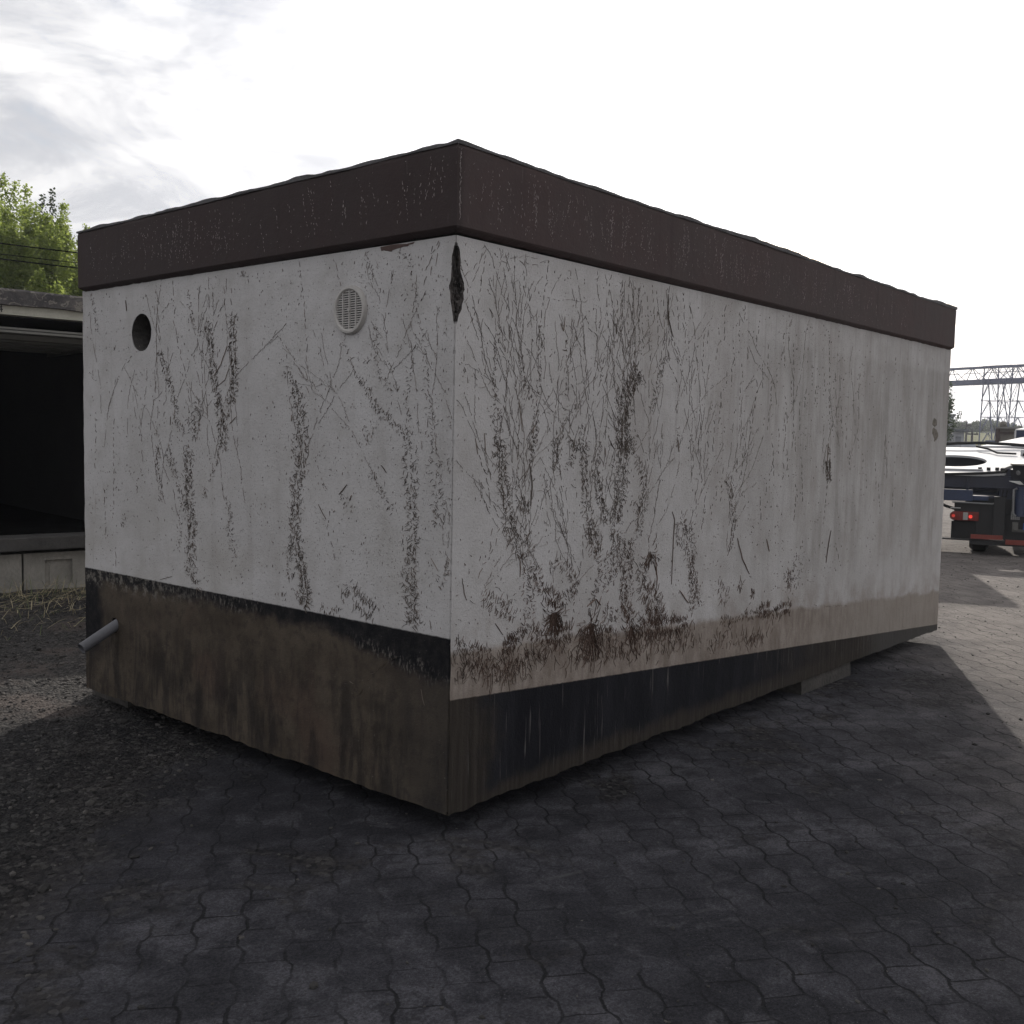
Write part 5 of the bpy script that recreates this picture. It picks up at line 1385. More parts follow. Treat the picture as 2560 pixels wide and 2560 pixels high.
# ---------------------------------------------------------------- trees
def leaf_material(name, c0, c1, tr):
    m, t, b = material(name)
    r = t.node('ShaderNodeNewGeometry').outputs['Random Per Island']
    col = t.mix(r, c0, c1); t.put(b.inputs['Base Color'], col); b.inputs['Roughness'].default_value = 0.5
    b.inputs['Specular IOR Level'].default_value = 0.4
    tb = t.node('ShaderNodeBsdfTranslucent'); t.put(tb.inputs['Color'], t.mix(r, tuple(v * 2.6 for v in c0), tuple(v * 2.4 for v in c1)))
    mx = t.node('ShaderNodeMixShader'); mx.inputs[0].default_value = tr
    t.l.new(b.outputs[0], mx.inputs[1]); t.l.new(tb.outputs[0], mx.inputs[2])
    out = m.node_tree.nodes['Material Output']; t.l.new(mx.outputs[0], out.inputs['Surface'])
    return m
leaf_light = leaf_material('leaf_light', (0.085, 0.115, 0.022), (0.170, 0.200, 0.050), 0.55)
leaf_dark = leaf_material('leaf_dark', (0.020, 0.032, 0.012), (0.040, 0.055, 0.020), 0.25)
leaf_far = leaf_material('leaf_far', (0.030, 0.045, 0.018), (0.060, 0.075, 0.030), 0.3)
bark_m = plain('bark', (0.060, 0.052, 0.045), 0.95, 0.4, 8.0, bump=0.8)
def tree_mesh(rn, height, spread, shoots, per, ls, first=0.18, upright=0.75):
    """returns (wood, leaves): stem, limbs and leafy upright shoots with gaps between them"""
    wood = MB(); lv = MB()
    wood.tube([(0, 0, 0), (0.05, 0, height * 0.15), (0, 0.05, height * 0.4)], [height * 0.022, height * 0.018, height * 0.010], 8)
    for k in range(shoots):
        a = rn.random() * 6.28; f = rn.random() ** 0.7
        b0 = Vector((0, 0, height * rn.uniform(0.10, 0.38)))
        rad = spread * math.sqrt(rn.random())
        topz = height * (1.0 - 0.42 * (rad / spread) ** 2) * rn.uniform(0.80, 1.0)
        tip = Vector((math.cos(a) * rad, math.sin(a) * rad, topz))
        mid = b0.lerp(tip, 0.45) + Vector((math.cos(a), math.sin(a), -0.3)) * spread * 0.22
        pts = [b0.lerp(mid, t / 4).lerp(mid.lerp(tip, t / 4), t / 4) for t in range(5)]
        pts[-1] = tip
        if k % 3 == 0: wood.tube(pts[:4], [height * 0.006, height * 0.0045, height * 0.003, height * 0.0012], 5)
        for j in range(per):
            t = first + (1 - first) * rn.random() ** 0.8
            i = min(3, int(t * 4)); p = pts[i].lerp(pts[i + 1], t * 4 - i)
            w = spread * 0.15 * (1.02 - t) ** 0.9 + 0.030
            p = p + Vector((rn.gauss(0, w), rn.gauss(0, w), rn.gauss(0, w)))
            if p.z < height * 0.1: continue
            d = Vector((rn.gauss(0, 1), rn.gauss(0, 1), rn.gauss(-0.2, 0.7))).normalized(); q = d.orthogonal().normalized()
            q = (Matrix.Rotation(rn.random() * 6.28, 3, d) @ q); s = ls * rn.uniform(0.6, 1.3)
            c = d.cross(q) * s * 0.1
            lv.add([p, p + d * s * 0.5 + q * s * 0.36 + c, p + d * s, p + d * s * 0.5 - q * s * 0.36 + c], [(0, 1, 2, 3)])
    return wood, lv
def plant_tree(name, label, loc, wood, lv, lm, group=None, cat='tree', sc=1.0):
    e = empty(name, loc, label, cat, group); e.scale = (sc, sc, sc)
    wood.build('trunk', bark_m, e, smooth=True); lv.build('crown', lm, e)
    return e
rn = random.Random(8)
w1, l1 = tree_mesh(rn, 8.15, 2.8, 130, 1250, 0.070, first=0.25)
t1 = pix(0, 1073, 24.0); t1e = plant_tree('bushy_tree', 'tall light green tree with upright shoots at the left edge, behind the old garage', (t1.x, t1.y, GZ), w1, l1, leaf_light, 'light green trees behind the old garage')
w2, l2 = tree_mesh(rn, 6.55, 2.2, 95, 1250, 0.070, first=0.25)
t2 = pix(178, 1073, 24.5); plant_tree('bushy_tree', 'lower light green tree partly hidden by the lifted garage', (t2.x, t2.y, GZ), w2, l2, leaf_light, 'light green trees behind the old garage')
w3, l3 = tree_mesh(rn, 10.6, 1.8, 60, 500, 0.12)
t3 = pix(106, 1073, 37.0); plant_tree('dark_tree', 'dark green tree top showing between the light green crowns', (t3.x, t3.y, GZ), w3, l3, leaf_dark)
w4, l4 = tree_mesh(rn, 5.0, 1.15, 30, 110, 0.10)
t4 = pix(2343, 1118, 45.0); plant_tree('yard_tree', 'tree whose twigs show past the right edge of the lifted garage', (t4.x, t4.y, GZ), w4, l4, leaf_dark)
# ---------------------------------------------------------------- far side of the yard
def hill_h(d):
    def ss(a, b_, x): t = max(0.0, min(1.0, (x - a) / (b_ - a))); return t * t * (3 - 2 * t)
    return GZ - 0.3 + 4.1 * ss(105, 165, d) + 4.0 * ss(190, 420, d)
def hill_material():
    m, t, b = material('hillside_grass')
    p = t.pos(); n = t.noise(p, 0.06, 4.0); f = t.noise(p, 0.9, 4.0)
    col = t.mix(t.sm(n, 0.35, 0.65), (0.075, 0.090, 0.030), (0.175, 0.150, 0.060))
    col = t.mix(t.mul(f, 0.5), col, (0.060, 0.075, 0.030))
    t.put(b.inputs['Base Color'], col); b.inputs['Roughness'].default_value = 0.95
    b.inputs['Specular IOR Level'].default_value = 0.1
    return m
hm = MB(); na, nd = 60, 40
for i in range(na + 1):
    az = R(20 + 110 * i / na)
    for j in range(nd + 1):
        d = 100 + 700 * (j / nd) ** 1.6
        hm.v.append((math.sin(az) * d, math.cos(az) * d, hill_h(d) + (0.5 * n2(d * 0.03, az * 14, 2.0) if d > 120 else 0)))
for i in range(na):
    for j in range(nd): a = i * (nd + 1) + j; hm.f.append((a, a + 1, a + nd + 2, a + nd + 1))
tag(hm.build('hillside', hill_material(), smooth=True), 'grassy hillside beyond the yard', 'hillside', kind='structure')

# distant trees: three shapes, copied
rf = random.Random(31)
protos = []
for k in range(3):
    w_, l_ = tree_mesh(rf, 6.0 + k * 0.6, 2.6 + 0.3 * k, 34, 120, 0.42, first=0.05)
    protos.append((w_, l_))
made = []
def far_tree(u, D, top_v, label, k):
    p = pix(u, 1119, D); base = hill_h(math.hypot(p.x, p.y)) - 0.2
    topz = 1.528 + (1119 - top_v) / 2563.6 * D
    sc_ = max(0.4, (topz - base) / (6.0 + k * 0.6))
    hit = next((m for m in made if m[0] == k), None)
    if hit is None:
        e = plant_tree('hill_tree', label, (p.x, p.y, base), protos[k][0], protos[k][1], leaf_far, 'hazy trees on the far hillside', sc=sc_); made.append((k, e))
    else:
        e = hit[1].copy(); COL.objects.link(e); e.location = (p.x, p.y, base); e.scale = (sc_,) * 3; e['label'] = label
        for ch in list(hit[1].children):
            c = ch.copy(); COL.objects.link(c); c.parent = e
    e.rotation_euler.z = rf.random() * 6.28
FT = [(2372, 210, 1050, 'hazy tree just beyond the right edge of the lifted garage'), (2390, 230, 1048, 'round hazy tree above the small shed'), (2408, 220, 1049, 'hazy tree right of the small shed'),
      (2428, 245, 1056, 'low hazy tree above the taller utility pole'), (2442, 240, 1046, 'broad hazy tree mid way between shed and crane'), (2458, 260, 1043, 'tallest hazy tree left of the crane leg'),
      (2472, 250, 1043, 'hazy tree touching the left leg of the crane'), (2488, 270, 1046, 'hazy tree behind the left crane leg'), (2506, 240, 1060, 'hazy tree seen through the crane leg'),
      (2526, 210, 1050, 'dark hazy tree between the two crane legs'), (2548, 260, 1063, 'hazy tree behind the right crane leg'), (2566, 250, 1060, 'hazy tree at the right edge of the photo')]
for i, (u, D, tv, lab) in enumerate(FT): far_tree(u, D, tv, lab, i % 3)
# mid hill shrubs in front of them
for i, (u, D, tv) in enumerate([(2395, 175, 1068), (2415, 180, 1074), (2436, 185, 1070), (2455, 190, 1068), (2478, 180, 1072), (2500, 185, 1076), (2376, 172, 1066), (2540, 190, 1078)]):
    far_tree(u, D, tv, ['hazy bush behind the shed roof', 'hazy bush left of the utility poles', 'hazy bush between the utility poles', 'hazy bush right of the utility poles', 'hazy bush left of the crane foot', 'hazy bush behind the concrete unit', 'hazy bush beside the tall grey building', 'hazy bush behind the truck cab'][i], i % 3)

# gantry crane
crane_m = plain('crane_blue_grey', (0.080, 0.092, 0.155), 0.6, 0.12, 0.4)
A = pix(2377, 959, 118.0); B = pix(2560, 951, 110.4); gd = (B - A); gd.z = 0; gd.normalize(); gs = Vector((gd.y, -gd.x, 0))
cr = empty('gantry_crane', (A.x, A.y, GZ), 'blue grey lattice gantry crane standing far behind the truck', 'crane')
zb = (A.z + B.z) / 2; ht = 1.62; cz = zb
def gp(s, w, z): return Vector((A.x, A.y, 0)) + gd * s + gs * w + Vector((0, 0, z))
gi = MB(); L0, L1 = -22.0, 24.0
for w in (-0.85, 0.85): gi.beam(gp(L0, w, zb), gp(L1, w, zb), 0.28, 0.50)
gi.beam(gp(L0, 0, zb + ht), gp(L1, 0, zb + ht), 0.26, 0.26)
gi.tube([gp(L0, 0.9, zb + 0.95), gp(L1, 0.9, zb + 0.95)], 0.035, 5)
k = L0
while k < L1 - 2.5:
    for w in (-0.85, 0.85):
        gi.beam(gp(k, w, zb + 0.2), gp(k + 1.30, 0, zb + ht), 0.065); gi.beam(gp(k + 1.30, 0, zb + ht), gp(k + 2.6, w, zb + 0.2), 0.065)
    gi.beam(gp(k, -0.85, zb), gp(k, 0.85, zb), 0.06)
    k += 2.6
gi.build('girder', crane_m, cr, off=(A.x, A.y, GZ))
sl = (pix(2486, 951, 114.0) - A).dot(gd); sr_ = (pix(2553, 951, 111.0) - A).dot(gd)
le = MB(); lw = sr_ - sl
corners = [(sl, -1.6), (sr_, -1.6), (sr_, 1.6), (sl, 1.6)]
levels = [GZ, 1.5, 3.2, 4.9, 6.7, zb + 0.2, zb + ht]
for (s_, w) in corners: le.beam(gp(s_, w * 1.05, GZ), gp(s_, w * 0.8, zb + ht), 0.095)
mid = (sl + sr_) / 2
for w in (-1.6, 1.6):
    le.beam(gp(mid - 0.1, w, 2.2), gp(sl + 0.55, w * 0.8, zb), 0.09); le.beam(gp(mid + 0.1, w, 2.2), gp(sr_ - 0.75, w * 0.8, zb), 0.09)
    le.beam(gp(mid - 0.1, w, 2.2), gp(mid + 0.35, w, GZ), 0.08); le.beam(gp(mid + 0.1, w, 2.2), gp(mid - 0.35, w, GZ), 0.08)
    for z0_, z1_ in zip(levels, levels[1:]):
        le.beam(gp(sl, w, z1_), gp(sr_, w, z1_), 0.05)
        le.beam(gp(sl, w, z0_), gp(sl + lw * 0.28, w, z1_), 0.05); le.beam(gp(sr_, w, z0_), gp(sr_ - lw * 0.28, w, z1_), 0.05)
        le.beam(gp(mid, w, z0_), gp(mid - lw * 0.2, w, z1_), 0.04); le.beam(gp(mid, w, z0_), gp(mid + lw * 0.2, w, z1_), 0.04)
for s_ in (sl, sr_):
    for z0_, z1_ in zip(levels, levels[1:]):
        le.beam(gp(s_, -1.6, z1_), gp(s_, 1.6, z1_), 0.045); le.beam(gp(s_, -1.6, z0_), gp(s_, 0, z1_), 0.045); le.beam(gp(s_, 1.6, z0_), gp(s_, 0, z1_), 0.045)
le.build('lattice_leg', crane_m, cr, off=(A.x, A.y, GZ))

def facing_box(u0, u1, D, z0, z1, depth):
    """corner points of an upright box whose front spans two sight lines at distance D"""
    h = pix((u0 + u1) / 2, 1118, D) - CAMP; h.z = 0; rho = h.length; n = h.normalized(); d = Vector((n.y, -n.x, 0))
    def hit(u):
        r = pix(u, 1118, 1.0) - CAMP; r.z = 0; return CAMP + r * (rho / r.dot(n))
    a = hit(u0); c = hit(u1); w = (c - a).dot(d)
    M = Matrix.Translation((a.x, a.y, GZ)) @ Matrix(((d.x, n.x, 0, 0), (d.y, n.y, 0, 0), (0, 0, 1, 0), (0, 0, 0, 1)))
    return M, w, z0 - GZ, z1 - GZ, depth
def placed(name, M, label, cat, group=None):
    e = empty(name, M.to_translation(), label, cat, group, rz=math.atan2(M[1][0], M[0][0])); return e
grey_c = plain('pale_cladding', (0.33, 0.34, 0.36), 0.8, 0.1, 0.6)
dgrey = plain('dark_cladding', (0.10, 0.11, 0.12), 0.7, 0.15, 0.8)
M, w, z0, z1, dp = facing_box(2250, 2381, 60.0, GZ, 3.35, 6.0)
e = placed('grey_building', M, 'tall pale grey building peeping past the right edge of the lifted garage', 'building')
q = MB(); q.box((0, 0, 0), (w, dp, z1)); q.build('wall', grey_c, e)
q = MB(); q.box((-0.1, -0.12, z1), (w + 0.10, dp + 0.1, z1 + 0.09)); q.build('roof', dgrey, e)
M, w, z0, z1, dp = facing_box(2380.6, 2409, 57.5, GZ, 2.42, 3.0)
e = placed('flat_roof_shed', M, 'low grey flat roofed shed with a wide door beside the tall grey building', 'shed')
q = MB(); q.box((0, 0.25, 0), (0.14, dp, z1)); q.box((w - 0.14, 0.25, 0), (w, dp, z1)); q.box((0.14, dp - 0.1, 0), (w - 0.14, dp, z1)); q.box((0.14, 0.25, z1 - 0.28), (w - 0.14, 0.4, z1)); q.build('wall', grey_c, e)
q = MB(); q.box((-0.05, 0, z1), (w + 0.25, dp, z1 + 0.13)); q.build('roof', dgrey, e)
q = MB(); q.box((0.14, 0.30, 0), (w - 0.14, 0.36, z1 - 0.28)); q.build('door', plain('door_grey', (0.19, 0.20, 0.22), 0.6, 0.1), e)
pole_m = plain('pole_wood', (0.085, 0.080, 0.078), 0.9, 0.3, 2.0)
for (u, D, tv, lab) in ((2417, 92, 1054, 'taller dark utility pole right of the shed'), (2431, 80, 1074, 'shorter dark utility pole nearer to the crane')):
    p = pix(u, tv, D); e = empty('utility_pole', (p.x, p.y, GZ), lab, 'pole', 'utility poles behind the yard')
    q = MB(); q.tube([(0, 0, 0), (0, 0, p.z - GZ)], [0.12, 0.08], 8); q.build('pole', pole_m, e, smooth=True)
    q = MB(); q.beam((-0.45, 0.3, p.z - GZ - 0.35), (0.45, -0.3, p.z - GZ - 0.35), 0.10, 0.12)
    for f in (-0.8, 0, 0.8): q.tube([(0.45 * f, -0.3 * f, p.z - GZ - 0.3), (0.45 * f, -0.3 * f, p.z - GZ - 0.15)], 0.04, 6)
    q.build('crossarm', pole_m, e)
# low units stored in the yard
steel_b = plain('container_blue', (0.055, 0.070, 0.125), 0.55, 0.15, 1.2)
white_u = plain('pale_unit', (0.42, 0.44, 0.48), 0.7, 0.1, 1.0)
for (u0, u1, D, top, mat, name, lab, cat) in ((2300, 2401.5, 45.0, 1.535, white_u, 'storage_unit', 'low pale blue white storage unit with flat roof in the yard', 'storage unit'),
                                              (2401.5, 2461, 47.0, 1.535, plain('unit_dark', (0.085, 0.088, 0.092), 0.8, 0.2), 'storage_unit', 'low dark grey storage unit right of the pale one', 'storage unit')):
    M, w, z0, z1, dp = facing_box(u0, u1, D, GZ, top, 2.4); e = placed(name, M, lab, cat, 'low storage units')
    q = MB(); q.box((0, 0, 0), (w - 0.01, dp, z1)); q.build('wall', mat, e)
    q = MB(); q.box((-0.0, -0.05, z1), (w - 0.02, dp, z1 + 0.10)); q.box((0.0, 0.25, z1 + 0.10), (w * (0.98 if u0 < 2400 else 0.62), dp, z1 + 0.17)); q.build('roof', white_u, e)
M, w, z0, z1, dp = facing_box(2462, 2490, 50.0, GZ, 1.90, 2.4)
e = placed('shipping_container', M, 'small blue steel container below the crane leg', 'container')
q = MB(); q.box((0, 0, 0), (w, dp, z1)); q.build('body', steel_b, e, bevel=0.02)
q = MB()
for i in range(9): q.box((0.05 + i * w / 9.3, -0.03, 0.1), (0.05 + i * w / 9.3 + 0.04, 0.0, z1 - 0.1))
q.build('ribs', steel_b, e)
# brown and concrete unit with a lumpy bundle on its roof
M, w, z0, z1, dp = facing_box(2487, 2552, 35.0, GZ, 2.20, 2.2)
e = placed('concrete_unit', M, 'weathered concrete unit with dark brown side standing behind the truck', 'concrete unit')
cu = plain('unit_concrete', (0.135, 0.125, 0.108), 0.9, 0.3, 2.0, bump=0.3); br = plain('unit_brown', (0.050, 0.034, 0.030), 0.8, 0.3, 2.0)
q = MB(); q.box((0.14, 0.06, 0), (w, dp, z1)); q.build('wall', cu, e)
q = MB(); q.box((0, 0, 0), (0.138, dp, z1)); q.box((0.14, 0.02, z1 - 0.19), (w - 0.07, 0.057, z1 - 0.11)); q.build('side_panel', br, e)
q = MB(); q.box((-0.02, -0.03, z1), (w + 0.02, dp, z1 + 0.06)); q.build('roof_edge', plain('unit_edge', (0.20, 0.195, 0.185), 0.9, 0.2), e)
q = MB(); c = pix(2508, 1061, 35.4); bmx = bmesh.new(); bmesh.ops.create_icosphere(bmx, subdivisions=3, radius=0.125)
for v in bmx.verts:
    k = 1 + 0.25 * n2(v.co.x * 14, v.co.z * 14, v.co.y * 9); v.co = Vector((v.co.x * 1.0 * k, v.co.y * 0.9 * k, max(-0.085, v.co.z * 0.85 * k)))
q.add([v.co.copy() for v in bmx.verts], [tuple(v.index for v in f.verts) for f in bmx.faces]); bmx.free()
o = q.build('bundle', cu, None, smooth=True); o.location = (c.x, c.y, z1 + GZ + 0.06 + 0.085)
tag(o, 'lumpy brown bundle lying on the roof of the concrete unit', 'bundle')
# ---------------------------------------------------------------- transporter truck at the right edge
TO = (13.40, 2.30, GZ); TA = math.atan2(-0.962, 0.273)          # local x: to the right across the tail, local y: forwards
truck = empty('transporter_truck', TO, 'blue flatbed transporter truck with lit red tail lights at the right edge', 'truck', rz=TA)
navy = plain('truck_navy', (0.010, 0.014, 0.034), 0.4, 0.3, 3.0); blue = plain('truck_blue', (0.014, 0.026, 0.066), 0.38, 0.25, 3.0)
deckm = plain('deck_paint', (0.50, 0.50, 0.51), 0.40, 0.10, 2.5); blk = plain('truck_black', (0.006, 0.006, 0.007), 0.55, 0.4, 5.0)
rub = plain('truck_rubber', (0.008, 0.008, 0.008), 0.85, 0.2); steel = plain('truck_steel', (0.22, 0.22, 0.22), 0.4, 0.2, 6.0, metal=0.4)
wht = plain('truck_white', (0.60, 0.60, 0.58), 0.45, 0.08)
def part(name, mat, fn, bevel=0.006, smooth=False, parent=None, label=None):
    q = MB(); fn(q); o = q.build(name, mat, parent or truck, bevel=bevel, smooth=smooth)
    if label: o['label'] = label
    return o
# tilted deck plate with a round opening
tilt = 0.172; Z0 = 1.245
def dz(y): return Z0 + y * tilt
def deck(q):
    out = [(-1.7, -0.02), (0.45, -0.06), (0.72, 0.05), (0.98, 0.62), (1.30, 1.25), (1.55, 2.10), (0.7, 2.25), (-1.7, 2.2)]
    hole = [(-0.03 + 0.50 * math.cos(6.28318 * i / 48), 0.98 + 0.50 * math.sin(6.28318 * i / 48)) for i in range(48)]
    vs = [Vector(p) for p in out + hole]; es = [(i, (i + 1) % len(out)) for i in range(len(out))] + [(len(out) + i, len(out) + (i + 1) % 48) for i in range(48)]
    ov, _, of, *_ = delaunay_2d_cdt(vs, es, [], 1, 1e-6)
    fs = [tuple(f) for f in of if not all((Vector(ov[i]) - Vector((-0.03, 0.98))).length < 0.51 for i in f)]
    T = 0.035
    q.add([(p.x, p.y, dz(p.y)) for p in ov], fs); q.add([(p.x, p.y, dz(p.y) - T) for p in ov], fs)
    for loop in (out, hole):
        for a, c in zip(loop, loop[1:] + loop[:1]): q.quad((a[0], a[1], dz(a[1])), (c[0], c[1], dz(c[1])), (c[0], c[1], dz(c[1]) - T), (a[0], a[1], dz(a[1]) - T))
dk = part('deck_plate', deckm, deck, bevel=0, label='white sunlit deck plate with a round opening')
part('raised_strip', deckm, lambda q: q.beam((-1.7, 0.16, dz(0.16) + 0.012), (0.42, 0.22, dz(0.22) + 0.012), 0.10, 0.02), parent=dk, bevel=0)
for cx_, cy_ in ((0.38, 0.24), (0.50, 0.24), (0.62, 0.25), (1.02, 1.52), (1.14, 1.53), (1.26, 1.54)):
    part('bolt', blk, lambda q: q.tube([(cx_, cy_, dz(cy_)), (cx_, cy_, dz(cy_) + 0.045)], 0.028, 8), parent=dk, bevel=0)
part('bracket', deckm, lambda q: q.box((0.96, 1.56, dz(1.56)), (1.34, 1.75, dz(1.75) + 0.06)), parent=dk)
part('body_box', navy, lambda q: (q.box((-1.7, 0.03, 1.02), (1.02, 0.10, 1.205)), q.box((-1.7, 2.0, 0.9), (1.02, 2.1, 1.5)), q.box((-1.7, 0.1, 0.86), (1.02, 2.0, 0.90)), q.box((0.66, 0.10, 0.90), (1.02, 2.0, 1.33)), q.box((0.20, 0.0, 0.98), (0.24, 0.03, 1.20))))
part('rear_beam', blue, lambda q: (q.box((-1.7, -0.04, 0.815), (0.30, 0.10, 0.985)), q.box((0.30, -0.02, 0.83), (0.52, 0.10, 0.90))))
part('step_rail', steel, lambda q: q.tube([(0.02, -0.03, 0.795), (0.58, -0.03, 0.785), (0.66, -0.03, 0.83), (0.67, 0.02, 0.9)], 0.012, 8), bevel=0, smooth=True)
part('mudguard', blk, lambda q: (q.box((0.05, 0.05, 0.30), (0.75, 0.10, 0.80)), q.box((0.20, 0.10, 0.62), (2.2, 1.4, 0.86)), q.box((0.75, 0.12, 0.22), (2.3, 0.2, 0.72))))
part('rubber_flap', rub, lambda q: q.box((0.02, 0.02, 0.235), (0.36, 0.045, 0.50)))
part('bumper_plate', blk, lambda q: (q.box((-0.10, -0.06, 0.215), (1.05, 0.12, 0.232)), q.box((0.3, -0.05, 0.16), (2.4, 0.10, 0.215))))
red = plain('reflector_red', (0.17, 0.026, 0.016), 0.4, 0.15)
part('warning_strip', red, lambda q: q.box((0.30, -0.075, 0.250), (0.74, -0.062, 0.318)), bevel=0)
part('warning_strip', red, lambda q: q.box((0.78, -0.095, 0.190), (1.7, -0.080, 0.262)), bevel=0)
# tail light cluster with two lit lamps
def lamp_mat(name, c, s):
    m, t, b = material(name); t.put(b.inputs['Base Color'], c); b.inputs['Roughness'].default_value = 0.2
    if s: t.put(b.inputs['Emission Color'], (1.0, 0.06, 0.04)); b.inputs['Emission Strength'].default_value = s
    return m
tl = part('tail_light', lamp_mat('lens_dark_red', (0.13, 0.012, 0.010), 0), lambda q: (q.tube([(0.06, -0.045, 0.585), (0.06, 0.05, 0.585)], 0.068, 20), q.box((0.06, -0.04, 0.517), (0.40, 0.05, 0.653))), bevel=0.004)
part('lit_lamp', lamp_mat('lamp_on', (0.3, 0.02, 0.015), 0.35), lambda q: q.tube([(0.045, -0.052, 0.585), (0.045, -0.043, 0.585)], 0.024, 16), parent=tl, bevel=0)
part('lit_lamp', lamp_mat('lamp_on_bright', (0.5, 0.03, 0.02), 0.9), lambda q: q.tube([(0.285, -0.050, 0.580), (0.285, -0.038, 0.580)], 0.026, 16), parent=tl, bevel=0)
part('clear_lens', lamp_mat('lens_clear', (0.30, 0.29, 0.28), 0), lambda q: q.box((0.180, -0.046, 0.527), (0.248, -0.038, 0.642)), parent=tl, bevel=0.004)
part('light_hood', wht, lambda q: q.box((0.0, -0.05, 0.700), (0.14, 0.03, 0.708)), bevel=0)
part('post', blk, lambda q: q.box((0.60, -0.05, 0.26), (0.76, 0.05, 0.90)))
part('hydraulic_cylinder', blue, lambda q: q.tube([(0.945, -0.14, 0.62), (0.945, -0.14, 1.06)], 0.065, 16), bevel=0, smooth=True)
part('hydraulic_pipe', steel, lambda q: q.tube([(0.90, -0.20, 1.04), (0.855, -0.20, 1.02), (0.855, -0.20, 0.66), (0.90, -0.20, 0.63)], 0.016, 8), bevel=0, smooth=True)
for hp, hr in (([(0.62, -0.02, 0.84), (0.70, -0.04, 0.88), (0.72, -0.03, 1.0)], 0.010), ([(0.66, -0.02, 0.86), (0.76, -0.04, 0.90), (0.77, -0.03, 1.0)], 0.010), ([(-0.25, 0.02, 0.80), (-0.05, 0.0, 0.72), (0.06, 0.0, 0.69)], 0.022)):
    part('hose', rub, lambda q: q.tube(hp, hr, 6), bevel=0, smooth=True)
def grid(q):
    for i in range(5): q.box((0.835 + i * 0.026, -0.14, 0.57), (0.848 + i * 0.026, -0.13, 0.69))
    for i in range(5): q.box((0.835, -0.145, 0.575 + i * 0.026), (0.955, -0.14, 0.588 + i * 0.026))
part('grid_panel', steel, grid, bevel=0)
lp = part('number_plate', wht, lambda q: q.box((1.045, -0.165, 0.425), (1.47, -0.155, 0.525)), bevel=0.003)
part('blue_band', plain('plate_blue', (0.02, 0.075, 0.30), 0.4), lambda q: q.box((1.003, -0.166, 0.425), (1.045, -0.155, 0.525)), parent=lp, bevel=0)
part('letter', blk, lambda q: (q.box((1.075, -0.168, 0.442), (1.086, -0.164, 0.508)), q.box((1.086, -0.168, 0.442), (1.115, -0.164, 0.453)), q.box((1.086, -0.168, 0.497), (1.115, -0.164, 0.508))), parent=lp, bevel=0)
part('plate_lamp_box', plain('lamp_box', (0.10, 0.098, 0.09), 0.6, 0.2), lambda q: (q.box((0.86, -0.14, 0.41), (0.94, -0.05, 0.53)), q.box((0.86, -0.05, 0.38), (1.6, 0.0, 0.42))))
# outrigger arm with sunlit top
AX = Matrix.Translation((0.80, -0.30, 0)) @ Matrix.Rotation(R(-46), 4, 'Z') @ Matrix.Translation((0, 0, 1.30)) @ Matrix.Rotation(R(13), 4, 'X') @ Matrix.Translation((0, 0, -1.30))
part('outrigger_arm', plain('arm_cream', (0.52, 0.49, 0.43), 0.5, 0.1), lambda q: q.box((0.0, 0.0, 1.385), (0.24, 2.2, 1.41), AX))
part('arm_housing', plain('arm_dark', (0.016, 0.017, 0.021), 0.5, 0.4, 6.0), lambda q: (q.box((0.012, 0.02, 1.17), (0.228, 2.2, 1.384), AX), q.box((-0.10, 0.08, 1.14), (0.010, 0.30, 1.30), AX), q.box((0.23, 0.10, 1.22), (0.33, 0.26, 1.33), AX)))
part('arm_bolt', steel, lambda q: q.tube([AX @ Vector((0.12, 0.0, 1.27)), AX @ Vector((0.12, 0.025, 1.27))], 0.035, 12))
part('arm_foot', wht, lambda q: q.prism([(0.78, 1.145), (0.92, 1.10), (0.98, 1.10), (0.93, 1.150)], 1, -0.30, -0.12))
# cable hoses along the upper edge of the deck
part('deck_hose', rub, lambda q: q.tube([(-1.7, 2.2, dz(2.2) + 0.045)] + [(x, 2.15 + 0.1 * math.sin(x * 2), dz(2.2) + 0.045 + 0.045 * max(0, math.sin((x + 0.35) * 2.1))) for x in (-1.2, -0.7, -0.35, 0.0, 0.4, 0.8, 1.2, 1.7)], 0.026, 8), bevel=0, smooth=True)
part('deck_hose', rub, lambda q: q.tube([(0.72, -0.06, dz(0) + 0.03), (0.40, -0.09, dz(0) + 0.0), (-0.2, -0.10, dz(0) - 0.035), (-0.9, -0.10, dz(0) - 0.02), (-1.7, -0.08, dz(0) + 0.03)], 0.020, 8), bevel=0, smooth=True)
part('deck_hose', rub, lambda q: q.tube([(0.70, 0.05, dz(0.05) + 0.03), (0.95, 0.62, dz(0.62) + 0.035), (1.28, 1.3, dz(1.3) + 0.04), (1.5, 2.0, dz(2.0) + 0.04)], 0.040, 8), bevel=0, smooth=True)
part('deck_hose', rub, lambda q: q.tube([(0.30, 2.0, dz(2.0) + 0.06), (0.48, 1.85, dz(1.85) + 0.05), (0.62, 1.6, dz(1.6) + 0.03), (0.9, 1.55, dz(1.55) + 0.03)], 0.016, 8), bevel=0, smooth=True)
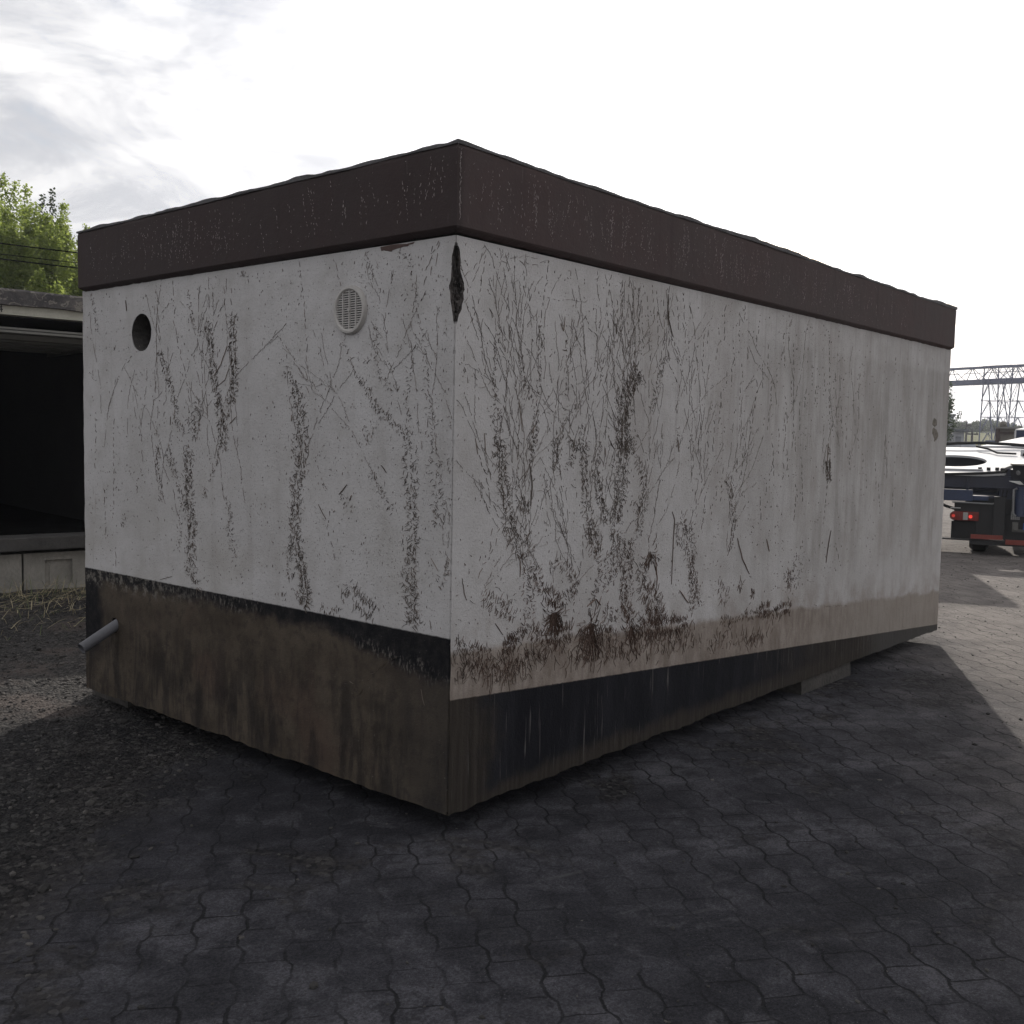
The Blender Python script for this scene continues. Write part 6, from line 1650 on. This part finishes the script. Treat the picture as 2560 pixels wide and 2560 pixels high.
# front half of the bed and cab
part('front_deck', deckm, lambda q: (q.add([(0.35, 2.5, 1.66), (2.4, 2.4, 1.70), (2.4, 4.6, 1.90), (1.15, 4.6, 1.87)], [(0, 1, 2, 3)]), q.add([(0.35, 2.5, 1.62), (2.4, 2.4, 1.66), (2.4, 4.6, 1.86), (1.15, 4.6, 1.83)], [(0, 3, 2, 1)]), q.quad((0.35, 2.5, 1.66), (2.4, 2.4, 1.70), (2.4, 2.4, 1.66), (0.35, 2.5, 1.62)), q.quad((0.35, 2.5, 1.66), (0.35, 2.5, 1.62), (1.15, 4.6, 1.83), (1.15, 4.6, 1.87))), bevel=0, label='white front part of the deck rising towards the cab')
part('front_frame', blue, lambda q: (q.box((0.95, 4.62, 0.9), (2.5, 6.2, 1.985)), q.box((0.6, 2.2, 0.8), (2.2, 4.6, 1.55))))
part('front_plate', deckm, lambda q: q.add([(0.93, 4.60, 1.990), (2.5, 4.60, 2.000), (2.5, 6.3, 2.16), (1.45, 6.3, 2.13), (0.93, 4.60, 1.97), (2.5, 4.60, 1.98), (2.5, 6.3, 2.14), (1.45, 6.3, 2.11)], [(0, 1, 2, 3), (7, 6, 5, 4), (0, 4, 5, 1), (3, 2, 6, 7), (0, 3, 7, 4), (1, 5, 6, 2)]), bevel=0)
cabo = part('cab', wht, lambda q: q.prism([(1.80, 0.8), (4.0, 0.8), (4.0, 2.75), (2.05, 2.75), (1.90, 2.45)], 1, 7.4, 9.2), bevel=0.04)
part('rear_window', plain('cab_glass', (0.10, 0.12, 0.18), 0.15, 0.1), lambda q: q.prism([(1.88, 2.15), (3.9, 2.15), (3.9, 2.62), (2.06, 2.62)], 1, 7.36, 7.39), parent=cabo, bevel=0)
# wheels
for (wx, wy) in ((0.28, 0.72), (0.28, 2.05), (2.05, 0.72), (2.05, 2.05), (2.1, 8.3), (3.7, 8.3)):
    def tyre(q, wx=wx, wy=wy):
        pr = [(0.25, 0.0), (0.40, 0.0), (0.45, 0.05), (0.45, 0.23), (0.40, 0.28), (0.25, 0.28)]; n = 32
        for i in range(n):
            a = 6.28318 * i / n
            for r_, d in pr: q.v.append((wx + d, wy + math.cos(a) * r_, 0.45 + math.sin(a) * r_))
        for i in range(n):
            for k in range(6): q.f.append((i * 6 + k, ((i + 1) % n) * 6 + k, ((i + 1) % n) * 6 + (k + 1) % 6, i * 6 + (k + 1) % 6))
    wh = part('wheel', rub, tyre, bevel=0, smooth=True)
    part('rim', steel, lambda q: (q.tube([(wx + 0.05, wy, 0.45), (wx + 0.23, wy, 0.45)], 0.25, 24), q.tube([(wx - 0.01, wy, 0.45), (wx + 0.05, wy, 0.45)], 0.09, 12)), parent=wh, bevel=0)
# added frame, unseen behind the garage, shaped to shadow the yard
part('shadow_frame', blue, lambda q: (q.box((-2.6, 0.55, 1.62), (-0.30, 0.85, 2.88)), q.box((-2.5, 0.62, 1.0), (-2.3, 0.80, 1.62)), q.box((-0.75, 0.62, 1.3), (-0.60, 0.80, 1.62)), q.box((-2.6, 0.1, 0.86), (-1.7, 2.0, 1.02))))
# ---------------------------------------------------------------- hazy air over the whole place
hz = MB(); hz.box((-60, -60, GZ - 1.0), (1000, 900, 32.0))
hm_ = bpy.data.materials.new('haze_air'); hm_.use_nodes = True; ht_ = hm_.node_tree
ht_.nodes.remove(ht_.nodes['Principled BSDF'])
pv = ht_.nodes.new('ShaderNodeVolumePrincipled'); pv.inputs['Color'].default_value = (0.86, 0.90, 1.0, 1); pv.inputs['Density'].default_value = 0.0006; pv.inputs['Anisotropy'].default_value = 0.3
ht_.links.new(pv.outputs[0], ht_.nodes['Material Output'].inputs['Volume'])
tag(hz.build('haze', hm_), 'thin pale haze over the yard and hills', 'haze', kind='stuff')
